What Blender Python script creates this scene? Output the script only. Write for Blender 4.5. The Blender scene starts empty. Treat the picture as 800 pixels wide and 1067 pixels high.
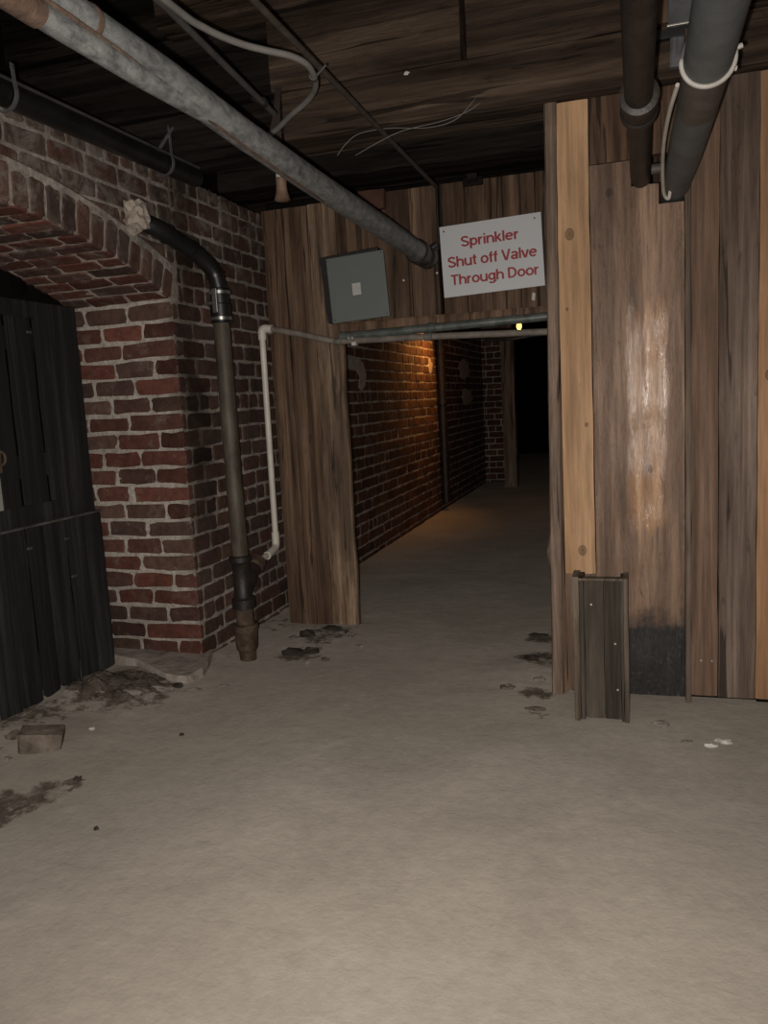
import bpy, math, random
from mathutils import Vector, Matrix, noise
R = random.Random(7)
C = bpy.context.scene.collection
V = Vector

# ------------------------------------------------------------ materials
def mat(name):
    m = bpy.data.materials.new(name); m.use_nodes = True
    nt = m.node_tree; b = nt.nodes['Principled BSDF']
    return m, nt, b
def N(nt, t, **k):
    n = nt.nodes.new(t)
    for a, v in k.items():
        if a in n.inputs: n.inputs[a].default_value = v
        else: setattr(n, a, v)
    return n
def ramp(nt, stops):
    n = nt.nodes.new('ShaderNodeValToRGB'); e = n.color_ramp.elements
    while len(e) < len(stops): e.new(.5)
    for s, (p, c) in zip(e, stops):
        s.position = p; s.color = (c[0], c[1], c[2], 1) if not isinstance(c, (int, float)) else (c, c, c, 1)
    return n
def mix(nt, a, b, fac, mode='MIX'):
    n = nt.nodes.new('ShaderNodeMix'); n.data_type = 'RGBA'; n.blend_type = mode
    for i, s in ((6, a), (7, b), (0, fac)):
        if isinstance(s, (int, float)): n.inputs[i].default_value = s
        elif isinstance(s, tuple): n.inputs[i].default_value = (*s, 1)
        else: nt.links.new(s, n.inputs[i])
    return n.outputs[2]
def bump(nt, b, h, dist, strength=1.0):
    n = N(nt, 'ShaderNodeBump', Distance=dist, Strength=strength)
    nt.links.new(h, n.inputs['Height']); nt.links.new(n.outputs[0], b.inputs['Normal'])
def coords(nt, scale=(1, 1, 1), rand=True):
    tc = nt.nodes.new('ShaderNodeTexCoord'); mp = N(nt, 'ShaderNodeMapping'); mp.inputs['Scale'].default_value = scale
    if rand:
        oi = nt.nodes.new('ShaderNodeObjectInfo'); mu = N(nt, 'ShaderNodeMath', operation='MULTIPLY'); mu.inputs[1].default_value = 37.0
        ad = N(nt, 'ShaderNodeVectorMath', operation='ADD')
        nt.links.new(oi.outputs['Random'], mu.inputs[0]); nt.links.new(tc.outputs['Object'], ad.inputs[0]); nt.links.new(mu.outputs[0], ad.inputs[1])
        nt.links.new(ad.outputs[0], mp.inputs[0])
    else: nt.links.new(tc.outputs['Object'], mp.inputs[0])
    return mp.outputs[0], tc.outputs['Object']
def noi(nt, vec, scale, detail=6, rough=.6, dist=0):
    n = N(nt, 'ShaderNodeTexNoise', Scale=scale, Detail=detail, Roughness=rough, Distortion=dist)
    nt.links.new(vec, n.inputs['Vector']); return n.outputs['Fac']

def wood(name, dark, mid, light, rough=.7, bumpd=.004, spec=.3, axis='Z', vary=.35, knots=(), char=None, cracks=True, fine=1.0, gain=1.5, peel=False):
    dark, mid, light = [tuple(min(.8, c * gain) for c in q) for q in (dark, mid, light)]
    m, nt, b = mat(name); L = nt.links
    s = {'Z': (1, 1, .045), 'X': (.045, 1, 1), 'Y': (1, .045, 1)}[axis]
    v, oc = coords(nt, s)
    n1 = noi(nt, v, 14 * fine, 8, .62, .6); n2 = noi(nt, v, 70 * fine, 6, .7); 
    v3, _ = coords(nt, tuple(max(a, .25) for a in s)); n3 = noi(nt, v3, 4.5, 5, .6, .4)
    r1 = ramp(nt, [(.3, dark), (.5, mid), (.72, light)]); L.new(n1, r1.inputs[0])
    r2 = ramp(nt, [(.3, .45), (.62, 1.05)]); L.new(n2, r2.inputs[0])
    c = mix(nt, r1.outputs[0], r2.outputs[0], .75, 'MULTIPLY')
    r3 = ramp(nt, [(.30, .55), (.5, .9), (.68, 1.2)]); L.new(n3, r3.inputs[0])
    c = mix(nt, c, r3.outputs[0], .8, 'MULTIPLY')
    if cracks:
        n4 = noi(nt, v, 30, 3, .5, 1.0); rc = ramp(nt, [(.355, .18), (.40, 1)]); L.new(n4, rc.inputs[0])
        c = mix(nt, c, rc.outputs[0], .85, 'MULTIPLY')
    if vary:
        oi = nt.nodes.new('ShaderNodeObjectInfo'); mr = N(nt, 'ShaderNodeMapRange'); mr.inputs['To Min'].default_value = 1 - vary; mr.inputs['To Max'].default_value = 1 + vary * .5
        L.new(oi.outputs['Random'], mr.inputs['Value'])
        c = mix(nt, c, mr.outputs[0], 1.0, 'MULTIPLY')
    for (kx, kz, kr) in knots:
        sp = N(nt, 'ShaderNodeVectorMath', operation='SUBTRACT'); sp.inputs[1].default_value = (kx, 0, kz); L.new(oc, sp.inputs[0])
        sc = N(nt, 'ShaderNodeVectorMath', operation='MULTIPLY'); sc.inputs[1].default_value = (1 / kr, 0, .75 / kr); L.new(sp.outputs[0], sc.inputs[0])
        ln = N(nt, 'ShaderNodeVectorMath', operation='LENGTH'); L.new(sc.outputs[0], ln.inputs[0])
        rk = ramp(nt, [(.0, .25), (.62, .5), (.8, .25), (1.0, 1)]); L.new(ln.outputs['Value'], rk.inputs[0])
        c = mix(nt, c, rk.outputs[0], .85, 'MULTIPLY')
    # fine scars and pits
    v5, _ = coords(nt, tuple(max(a, .3) for a in s)); n7 = noi(nt, v5, 26, 7, .72, .8); r7 = ramp(nt, [(.30, .35), (.40, .95), (.62, 1.0), (.74, 1.25)]); L.new(n7, r7.inputs[0])
    c = mix(nt, c, r7.outputs[0], .8 if cracks or peel else .3, 'MULTIPLY')
    rr = ramp(nt, [(.35, min(1, rough + .2)), (.65, rough)]); L.new(n3, rr.inputs[0]); rsock = rr.outputs[0]
    if peel:   # a stripped, smoother stretch of paler wood with its own ragged outline
        sp = nt.nodes.new('ShaderNodeSeparateXYZ'); L.new(oc, sp.inputs[0])
        def band(sock, c0, hw, soft):
            a = N(nt, 'ShaderNodeMath', operation='SUBTRACT'); a.inputs[1].default_value = c0; L.new(sock, a.inputs[0])
            a2 = N(nt, 'ShaderNodeMath', operation='ABSOLUTE'); L.new(a.outputs[0], a2.inputs[0])
            q = N(nt, 'ShaderNodeMapRange'); q.inputs['From Min'].default_value = hw; q.inputs['From Max'].default_value = hw - soft; L.new(a2.outputs[0], q.inputs['Value']); return q.outputs[0]
        mm = N(nt, 'ShaderNodeMath', operation='MULTIPLY'); L.new(band(sp.outputs['X'], .20, .15, .09), mm.inputs[0]); L.new(band(sp.outputs['Z'], 1.12, .72, .34), mm.inputs[1])
        vp, _ = coords(nt, (1, 1, .16)); np_ = noi(nt, vp, 24, 6, .68, .7); ad = N(nt, 'ShaderNodeMath', operation='ADD'); L.new(np_, ad.inputs[0]); L.new(mm.outputs[0], ad.inputs[1])
        rp = ramp(nt, [(.98, 0), (1.0, 1)]); sc_ = N(nt, 'ShaderNodeMapRange'); sc_.inputs['From Min'].default_value = 1.30; sc_.inputs['From Max'].default_value = 1.48; L.new(ad.outputs[0], sc_.inputs['Value'])
        c = mix(nt, c, mix(nt, c, (1.55, 1.42, 1.2), 1.0, 'MULTIPLY'), sc_.outputs[0])
        rm = N(nt, 'ShaderNodeMapRange'); rm.inputs['To Min'].default_value = .5; rm.inputs['To Max'].default_value = .24; L.new(sc_.outputs[0], rm.inputs['Value']); rsock = rm.outputs[0]
        cw = N(nt, 'ShaderNodeMath', operation='MULTIPLY'); cw.inputs[1].default_value = .8; L.new(sc_.outputs[0], cw.inputs[0]); L.new(cw.outputs[0], b.inputs['Coat Weight']); b.inputs['Coat Roughness'].default_value = .2
        nb = N(nt, 'ShaderNodeBump', Distance=.012, Strength=1.0); L.new(np_, nb.inputs['Height']); L.new(nb.outputs[0], b.inputs['Coat Normal'])
    L.new(rsock, b.inputs['Roughness'])
    if char:
        sx = nt.nodes.new('ShaderNodeSeparateXYZ'); L.new(oc, sx.inputs[0])
        nn = noi(nt, oc, 9, 5, .65); ma = N(nt, 'ShaderNodeMath', operation='MULTIPLY_ADD'); ma.inputs[1].default_value = .22; L.new(nn, ma.inputs[0]); L.new(sx.outputs['Z'], ma.inputs[2])
        rh = N(nt, 'ShaderNodeMapRange'); rh.inputs['From Min'].default_value = char + .06; rh.inputs['From Max'].default_value = char + .13
        L.new(ma.outputs[0], rh.inputs['Value'])
        n5 = noi(nt, oc, 60, 4, .7); r5 = ramp(nt, [(.3, (.012, .011, .010)), (.62, (.030, .028, .027)), (.74, (.11, .10, .095))]); L.new(n5, r5.inputs[0])
        c = mix(nt, r5.outputs[0], c, rh.outputs[0])
    L.new(c, b.inputs['Base Color']); b.inputs['Specular IOR Level'].default_value = spec
    h = N(nt, 'ShaderNodeMath', operation='ADD'); L.new(n1, h.inputs[0]); L.new(n2, h.inputs[1])
    bump(nt, b, h.outputs[0], bumpd)
    return m

def mottled(name, stops, scale=8, rough=.6, metal=0, bumpd=.002, spec=.5, stretch=(1, 1, 1), detail=7, bscale=None):
    m, nt, b = mat(name); L = nt.links
    v, _ = coords(nt, stretch); n = noi(nt, v, scale, detail, .65, .3)
    r = ramp(nt, stops); L.new(n, r.inputs[0]); L.new(r.outputs[0], b.inputs['Base Color'])
    n2 = noi(nt, v, bscale or scale * 5, 5, .6); bump(nt, b, n2, bumpd)
    b.inputs['Roughness'].default_value = rough; b.inputs['Metallic'].default_value = metal; b.inputs['Specular IOR Level'].default_value = spec
    return m

M = {}
OLD = ((.030, .016, .009), (.115, .066, .040), (.235, .150, .100))
M['plank'] = wood('weathered_plank', *OLD, rough=.62, bumpd=.006, vary=.3)
M['plank_wide'] = wood('wide_plank', (.085, .047, .028), (.185, .113, .072), (.33, .215, .14), rough=.5, bumpd=.010, spec=.75, vary=0, char=.34, cracks=False, peel=True, knots=((.205, .92, .016), (.07, 1.97, .014)))
M['plank_red'] = wood('red_plank', (.05, .028, .018), (.115, .070, .046), (.19, .125, .086), rough=.62, bumpd=.004, vary=.15, cracks=False)
M['plank_grey'] = wood('grey_plank', (.05, .033, .024), (.115, .080, .060), (.19, .14, .11), rough=.62, bumpd=.004, vary=.12)
M['pine'] = wood('new_pine', (.26, .150, .075), (.36, .215, .115), (.44, .28, .16), rough=.6, bumpd=.001, vary=0, cracks=False, fine=.6, gain=1.35, knots=((.01, .095, .018), (-.015, 1.33, .019), (.035, .60, .008), (-.03, 1.05, .006)))
M['pine_end'] = wood('orange_pine', (.19, .10, .05), (.28, .155, .08), (.34, .20, .11), rough=.6, bumpd=.001, vary=0, cracks=False, fine=.6, knots=((.02, .16, .02), (-.03, 1.25, .018)))
M['backplank'] = wood('back_plank', (.022, .012, .007), (.095, .056, .034), (.20, .128, .082), rough=.65, bumpd=.007, vary=.3)
M['roughplank'] = wood('rough_plank', (.03, .017, .010), (.14, .090, .056), (.36, .25, .165), rough=.5, bumpd=.010, vary=0, spec=.4)
M['jamb'] = wood('jamb_wood', (.035, .022, .015), (.15, .105, .078), (.30, .23, .18), rough=.6, bumpd=.008, vary=0, gain=1.7)
M['beam'] = wood('beam_wood', (.012, .008, .006), (.050, .034, .024), (.115, .080, .056), rough=.8, bumpd=.008, axis='X', vary=.12, spec=.15, gain=1.75)
M['darkbeam'] = wood('dark_beam', (.004, .0035, .003), (.014, .011, .009), (.034, .026, .021), rough=.85, bumpd=.006, axis='X', vary=.2, spec=.1)  # dark timber; on the left it stands in for corner shade
M['boxwood'] = wood('box_wood', (.022, .018, .013), (.050, .041, .031), (.090, .076, .060), rough=.7, bumpd=.003, vary=.1, spec=.25, cracks=False)
M['boxside'] = wood('box_side', (.05, .038, .028), (.12, .094, .072), (.22, .18, .145), rough=.75, bumpd=.003, vary=.1, spec=.2)
M['gate'] = wood('black_paint', (.006, .0062, .0065), (.0135, .014, .0145), (.042, .042, .042), rough=.55, bumpd=.003, vary=.25, spec=.4, cracks=False, gain=1.4)
M['ledge'] = mottled('dusty_ledge', [(.3, (.03, .028, .026)), (.7, (.13, .12, .11))], 12, .9)
M['galv'] = mottled('galvanised_steel', [(.26, (.05, .053, .052)), (.42, (.125, .13, .128)), (.56, (.20, .205, .20)), (.76, (.30, .30, .29))], 46, .5, .15, .0012, .5, (1, .5, 1))
M['galv_rust'] = mottled('rusty_joint', [(.3, (.035, .022, .015)), (.55, (.10, .062, .042)), (.75, (.17, .13, .10))], 20, .8)
M['iron'] = mottled('dark_cast_iron', [(.3, (.010, .008, .007)), (.6, (.028, .021, .017)), (.8, (.07, .055, .045))], 14, .5, 0, .002, .45)
M['greypipe'] = mottled('painted_grey_pipe', [(.3, (.075, .082, .082)), (.6, (.115, .125, .125)), (.8, (.17, .175, .17))], 9, .55, 0, .001, .4)
M['sleeve'] = mottled('brown_stained_pipe', [(.3, (.055, .045, .036)), (.6, (.10, .088, .075)), (.8, (.14, .13, .115))], 10, .6, 0, .001)
M['steelpipe'] = mottled('old_steel_pipe', [(.28, (.035, .026, .018)), (.5, (.080, .066, .048)), (.72, (.13, .118, .095))], 14, .6, .1, .001, .35, (1, 1, .3))
M['rust'] = mottled('rusty_iron', [(.28, (.028, .017, .011)), (.5, (.085, .055, .036)), (.75, (.16, .12, .085))], 16, .75, 0, .003, .35)
M['rubber'] = mottled('black_rubber', [(.3, (.006, .006, .006)), (.7, (.016, .016, .016))], 8, .38, 0, .0006, .5)
M['chrome'] = mottled('clamp_steel', [(.3, (.35, .35, .34)), (.7, (.6, .6, .58))], 9, .3, .9, .0003)
M['pvc'] = mottled('white_pvc', [(.3, (.56, .52, .45)), (.7, (.76, .72, .64))], 7, .45, 0, .0005)
M['pvcshaded'] = mottled('shaded_pvc', [(.3, (.12, .10, .085)), (.7, (.26, .225, .19))], 14, .7, 0, .0008, .3)  # darker copy of the white pipe plastic, shade put into the colour
M['copper'] = mottled('tarnished_pipe', [(.28, (.06, .05, .045)), (.5, (.15, .135, .12)), (.75, (.30, .28, .26))], 15, .5, .2, .001)
M['topwater'] = mottled('grey_green_pipe', [(.28, (.045, .052, .048)), (.5, (.10, .115, .105)), (.75, (.19, .20, .185))], 14, .45, .2, .001)
M['foam'] = mottled('pale_foam', [(.3, (.30, .25, .20)), (.7, (.52, .45, .38))], 22, .8, 0, .006)
M['cable'] = mottled('pale_cable', [(.3, (.14, .13, .12)), (.7, (.21, .20, .185))], 10, .6, 0, .0004)
M['whitecable'] = mottled('white_cable', [(.3, (.42, .38, .33)), (.7, (.58, .54, .48))], 10, .5, 0, .0004)
M['conduit'] = mottled('grey_conduit', [(.3, (.055, .052, .05)), (.7, (.11, .105, .10))], 10, .55, .3, .0005)
M['strap'] = mottled('hanger_strap', [(.3, (.10, .102, .108)), (.7, (.20, .20, .21))], 12, .5, .4, .0005)
M['whitestrap'] = mottled('white_strap', [(.3, (.30, .27, .24)), (.7, (.45, .42, .38))], 12, .5, 0, .0005)
M['strapbrown'] = mottled('brown_strap', [(.3, (.02, .014, .011)), (.7, (.055, .04, .032))], 12, .6, 0, .001)
M['panelgrey'] = mottled('grey_enamel', [(.3, (.13, .15, .14)), (.7, (.15, .17, .16))], 3, .45, 0, .0002)
M['tubdark'] = mottled('dark_tub', [(.3, (.006, .006, .006)), (.7, (.022, .020, .019))], 16, .6, 0, .001)
M['sticker'] = mottled('sticker_paper', [(.3, (.42, .42, .40)), (.7, (.52, .52, .50))], 30, .6, 0, .0001)
M['signwhite'] = mottled('sign_white', [(.3, (.53, .54, .555)), (.7, (.58, .59, .605))], 3, .42, 0, .0001)
M['signred'] = mottled('sign_red', [(.3, (.27, .016, .022)), (.7, (.31, .02, .028))], 5, .5, 0, .0001)
M['screw'] = mottled('screw_head', [(.3, (.05, .05, .05)), (.7, (.14, .13, .12))], 30, .4, .6, .0002)
M['nail'] = mottled('bright_nail', [(.3, (.45, .43, .38)), (.7, (.7, .67, .6))], 30, .35, .5, .0002)
M['dirt'] = mottled('dark_dirt', [(.3, (.06, .048, .037)), (.5, (.125, .103, .082)), (.72, (.26, .22, .18))], 16, .95, 0, .012, .1)
M['rock'] = mottled('dusty_stone', [(.3, (.08, .062, .048)), (.6, (.19, .155, .125)), (.8, (.28, .24, .20))], 14, .9, 0, .006, .15)
M['palerock'] = mottled('pale_mortar_lump', [(.3, (.16, .14, .118)), (.7, (.33, .30, .265))], 22, .9, 0, .005, .15)
M['darkrock'] = mottled('dark_stone', [(.3, (.022, .018, .014)), (.7, (.075, .060, .048))], 18, .9, 0, .006, .2)
M['white'] = mottled('white_chip', [(.3, (.45, .43, .40)), (.7, (.62, .60, .56))], 22, .7, 0, .001)
M['slab'] = mottled('concrete_slab', [(.28, (.19, .16, .13)), (.5, (.36, .315, .27)), (.75, (.50, .45, .40))], 10, .9, 0, .006, .15)
M['redbrick'] = mottled('loose_red_brick', [(.3, (.045, .017, .011)), (.7, (.10, .042, .028))], 16, .85, 0, .004)
M['cup'] = mottled('rusty_cup', [(.3, (.10, .055, .035)), (.7, (.24, .155, .11))], 18, .6, 0, .001)
M['rodbrown'] = mottled('brown_rod', [(.3, (.035, .026, .020)), (.7, (.08, .062, .050))], 20, .7)
M['batten'] = wood('batten_wood', (.06, .04, .03), (.13, .095, .072), (.20, .15, .12), rough=.6, bumpd=.003, vary=0, cracks=False, gain=1.35)
M['tag'] = mottled('pale_tag', [(.3, (.22, .23, .20)), (.7, (.30, .31, .27))], 12, .6, 0, .0002)
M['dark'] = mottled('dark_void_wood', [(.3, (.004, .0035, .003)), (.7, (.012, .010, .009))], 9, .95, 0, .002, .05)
M['socket'] = mottled('lamp_socket', [(.3, (.02, .02, .02)), (.7, (.04, .04, .04))], 9, .5)
m, nt, b = mat('lamp_glass'); b.inputs['Base Color'].default_value = (1, .6, .25, 1); b.inputs['Emission Color'].default_value = (1, .50, .14, 1); b.inputs['Emission Strength'].default_value = 2.5; M['bulb'] = m

# mortar
def mortar_mat():
    m, nt, b = mat('lime_mortar'); L = nt.links
    v, oc = coords(nt, rand=False)
    n = noi(nt, v, 38, 8, .7); r = ramp(nt, [(.28, (.26, .222, .185)), (.46, (.50, .445, .385)), (.66, (.68, .62, .55))]); L.new(n, r.inputs[0])
    c = grime(nt, oc, r.outputs[0])
    L.new(c, b.inputs['Base Color']); b.inputs['Roughness'].default_value = .92; b.inputs['Specular IOR Level'].default_value = .15
    n2 = noi(nt, v, 55, 8, .75); bump(nt, b, n2, .011)
    return m
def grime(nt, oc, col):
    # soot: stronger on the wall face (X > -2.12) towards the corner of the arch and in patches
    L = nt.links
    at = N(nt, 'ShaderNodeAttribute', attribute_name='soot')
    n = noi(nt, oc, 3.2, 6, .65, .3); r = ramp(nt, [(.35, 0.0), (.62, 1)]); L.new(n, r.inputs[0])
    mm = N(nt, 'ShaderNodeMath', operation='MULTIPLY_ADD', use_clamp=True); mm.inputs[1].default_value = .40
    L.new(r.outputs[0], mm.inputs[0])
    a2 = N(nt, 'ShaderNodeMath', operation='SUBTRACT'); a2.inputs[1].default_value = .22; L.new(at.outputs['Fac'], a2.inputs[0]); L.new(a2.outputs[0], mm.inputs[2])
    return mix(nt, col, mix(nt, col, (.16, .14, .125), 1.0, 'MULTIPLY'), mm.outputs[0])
def brick_mat():
    m, nt, b = mat('old_red_brick'); L = nt.links
    v, oc = coords(nt, rand=False)
    at = N(nt, 'ShaderNodeAttribute', attribute_name='tint')
    n = noi(nt, v, 30, 7, .7); r = ramp(nt, [(.3, .55), (.6, 1.15)]); L.new(n, r.inputs[0])
    c = mix(nt, at.outputs['Color'], r.outputs[0], .9, 'MULTIPLY')
    n3 = noi(nt, v, 7, 8, .75, .5); r3 = ramp(nt, [(.54, 0), (.70, .6)]); L.new(n3, r3.inputs[0])
    c = mix(nt, c, (.24, .20, .17), r3.outputs[0])
    sz = nt.nodes.new('ShaderNodeSeparateXYZ'); L.new(oc, sz.inputs[0]); mz = N(nt, 'ShaderNodeMapRange'); mz.inputs['From Min'].default_value = 1.7; mz.inputs['From Max'].default_value = 2.3; mz.inputs['To Max'].default_value = .17; L.new(sz.outputs['Z'], mz.inputs['Value'])
    nl = noi(nt, v, 9, 8, .78, .6); al = N(nt, 'ShaderNodeMath', operation='ADD'); L.new(nl, al.inputs[0]); L.new(mz.outputs[0], al.inputs[1]); rl = ramp(nt, [(.60, 0), (.74, .75)]); L.new(al.outputs[0], rl.inputs[0])
    c = mix(nt, c, (.33, .29, .25), rl.outputs[0])   # lime run down over the upper courses
    c = grime(nt, oc, c)
    L.new(c, b.inputs['Base Color']); b.inputs['Roughness'].default_value = .8; b.inputs['Specular IOR Level'].default_value = .25
    n2 = noi(nt, v, 90, 6, .7); bump(nt, b, n2, .004)
    return m
M['mortar'] = mortar_mat(); M['brick'] = brick_mat()

def floor_mat():
    m, nt, b = mat('dusty_earth_floor'); L = nt.links
    v, oc = coords(nt, rand=False)
    n = noi(nt, v, 1.6, 8, .62, .5); r = ramp(nt, [(.3, (.26, .230, .195)), (.7, (.345, .308, .262))]); L.new(n, r.inputs[0])
    n2 = noi(nt, v, 22, 6, .7); r2 = ramp(nt, [(.25, .86), (.7, 1.04)]); L.new(n2, r2.inputs[0])
    c = mix(nt, r.outputs[0], r2.outputs[0], 1.0, 'MULTIPLY')
    at = N(nt, 'ShaderNodeAttribute', attribute_name='dirt')
    n4 = noi(nt, v, 13, 7, .72); ad = N(nt, 'ShaderNodeMath', operation='ADD'); L.new(n4, ad.inputs[0]); L.new(at.outputs['Fac'], ad.inputs[1])
    r4 = ramp(nt, [(.88, 0), (1.15, 1)]); r4.color_ramp.elements[1].position = 1.0; L.new(ad.outputs[0], r4.inputs[0])
    n5 = noi(nt, v, 30, 6, .7); r5 = ramp(nt, [(.3, (.055, .045, .036)), (.6, (.12, .10, .08)), (.72, (.24, .21, .175))]); L.new(n5, r5.inputs[0])
    c = mix(nt, c, r5.outputs[0], r4.outputs[0])
    L.new(c, b.inputs['Base Color']); b.inputs['Roughness'].default_value = 1; b.inputs['Specular IOR Level'].default_value = .05
    b.inputs['Diffuse Roughness'].default_value = .35
    n3 = noi(nt, v, 60, 7, .7); hh = N(nt, 'ShaderNodeMath', operation='MULTIPLY_ADD'); hh.inputs[1].default_value = .25; L.new(n3, hh.inputs[0])
    n6 = noi(nt, v, 7, 5, .6); L.new(n6, hh.inputs[2]); bump(nt, b, hh.outputs[0], .012)
    return m
M['floor'] = floor_mat()

# ------------------------------------------------------------ mesh helpers
class MB:
    def __init__(s): s.v = []; s.f = []; s.mi = []; s.col = []; s.soot = []
    def add(s, vs, fs, mi=0, col=None, soot=None):
        o = len(s.v); s.v += [V(p) for p in vs]; s.f += [tuple(i + o for i in f) for f in fs]; s.mi += [mi] * len(fs)
        s.col += [col or (1, 1, 1)] * len(vs); s.soot += (soot if isinstance(soot, list) else [soot or 0.0] * len(vs))
    def box(s, lo, hi, mi=0, bev=0.0):
        x0, y0, z0 = lo; x1, y1, z1 = hi
        b_ = min(bev, (x1 - x0) * .4, (y1 - y0) * .4, (z1 - z0) * .4)
        if b_ <= 0:
            vs = [(x, y, z) for z in (z0, z1) for y in (y0, y1) for x in (x0, x1)]
            s.add(vs, [(0, 2, 3, 1), (4, 5, 7, 6), (0, 1, 5, 4), (2, 6, 7, 3), (0, 4, 6, 2), (1, 3, 7, 5)], mi); return
        import bmesh
        bm = bmesh.new(); bmesh.ops.create_cube(bm, size=1)
        for v in bm.verts: v.co = V(((x0 + x1) / 2 + v.co.x * (x1 - x0), (y0 + y1) / 2 + v.co.y * (y1 - y0), (z0 + z1) / 2 + v.co.z * (z1 - z0)))
        bmesh.ops.bevel(bm, geom=bm.edges[:], offset=b_, segments=2, affect='EDGES', profile=.5)
        bm.verts.index_update(); s.add([v.co.copy() for v in bm.verts], [tuple(v.index for v in f.verts) for f in bm.faces], mi); bm.free()
    def tube(s, pts, r, n=20, mi=0, caps=True, squash=None):
        pts = [V(p) for p in pts]; rs = r if isinstance(r, (list, tuple)) else [r] * len(pts)
        T = []
        for i in range(len(pts)):
            a = pts[max(0, i - 1)]; b_ = pts[min(len(pts) - 1, i + 1)]
            j = i
            t = (b_ - a)
            if t.length < 1e-7: t = T[-1] if T else V((0, 0, 1))
            T.append(t.normalized())
        up = V((0, 0, 1)) if abs(T[0].z) < .9 else V((1, 0, 0))
        u = T[0].cross(up).normalized(); vs = []
        for i, p in enumerate(pts):
            u = (u - T[i] * u.dot(T[i])).normalized(); w = T[i].cross(u)
            for k in range(n):
                a = 2 * math.pi * k / n; vs.append(p + (u * math.cos(a) + w * math.sin(a)) * rs[i])
        fs = []
        for i in range(len(pts) - 1):
            for k in range(n):
                k2 = (k + 1) % n; fs.append((i * n + k, i * n + k2, (i + 1) * n + k2, (i + 1) * n + k))
        if caps: fs += [tuple(range(n))[::-1], tuple((len(pts) - 1) * n + k for k in range(n))]
        s.add(vs, fs, mi)
    def build(s, name, mats, parent=None, smooth=False, loc=None, auto=None):
        if not isinstance(mats, (list, tuple)): mats = [mats]
        off = V(loc) if loc is not None else (parent.matrix_basis.translation.copy() if parent else V((0, 0, 0)))
        # accumulated offset of parents
        base = V((0, 0, 0)); p = parent
        while p is not None: base += p.location; p = p.parent
        org = V(loc) if loc is not None else base
        me = bpy.data.meshes.new(name); me.from_pydata([v - org for v in s.v], [], s.f); me.validate(clean_customdata=False)
        for m_ in mats: me.materials.append(m_ if not isinstance(m_, str) else M[m_])
        if len(me.polygons) == len(s.mi): me.polygons.foreach_set('material_index', s.mi)
        if any(c != (1, 1, 1) for c in s.col):
            at = me.color_attributes.new('tint', 'FLOAT_COLOR', 'POINT'); at.data.foreach_set('color', [x for c in s.col for x in (*c, 1)])
        if any(s.soot):
            at = me.attributes.new('soot', 'FLOAT', 'POINT'); at.data.foreach_set('value', s.soot)
        if smooth: me.polygons.foreach_set('use_smooth', [True] * len(me.polygons))
        if auto: me.set_sharp_from_angle(angle=math.radians(auto))
        me.update()
        o = bpy.data.objects.new(name, me); C.objects.link(o)
        if parent: o.parent = parent; o.location = org - base
        else: o.location = org
        return o
def thing(name, label, cat, loc, group=None):
    o = bpy.data.objects.new(name, None); C.objects.link(o); o.location = loc; o.empty_display_size = .1
    o['label'] = label; o['category'] = cat
    if group: o['group'] = group
    return o
def tag(o, label, cat, group=None):
    o['label'] = label; o['category'] = cat
    if group: o['group'] = group
    return o
def struct(o): o['kind'] = 'structure'; return o

def arc(c, r, a0, a1, u, w, n=8):
    c = V(c); u = V(u); w = V(w)
    return [c + (u * math.cos(a0 + (a1 - a0) * i / n) + w * math.sin(a0 + (a1 - a0) * i / n)) * r for i in range(n + 1)]
def fillet(pts, r, n=6):
    pts = [V(p) for p in pts]; out = [pts[0]]
    for a, b_, c in zip(pts, pts[1:], pts[2:]):
        d1 = (a - b_); d2 = (c - b_); q = min(r, d1.length * .45, d2.length * .45)
        p1 = b_ + d1.normalized() * q; p2 = b_ + d2.normalized() * q
        for i in range(n + 1):
            t = i / n; out.append((1 - t) ** 2 * p1 + 2 * t * (1 - t) * b_ + t * t * p2)
    out.append(pts[-1]); return out
def smoothpath(pts, n=8):
    pts = [V(p) for p in pts]; P = [pts[0] * 2 - pts[1]] + pts + [pts[-1] * 2 - pts[-2]]; out = []
    for i in range(1, len(P) - 2):
        p0, p1, p2, p3 = P[i - 1:i + 3]
        for k in range(n):
            t = k / n; out.append(.5 * ((2 * p1) + (p2 - p0) * t + (2 * p0 - 5 * p1 + 4 * p2 - p3) * t * t + (3 * p1 - p0 - 3 * p2 + p3) * t ** 3))
    out.append(pts[-1]); return out

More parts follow.
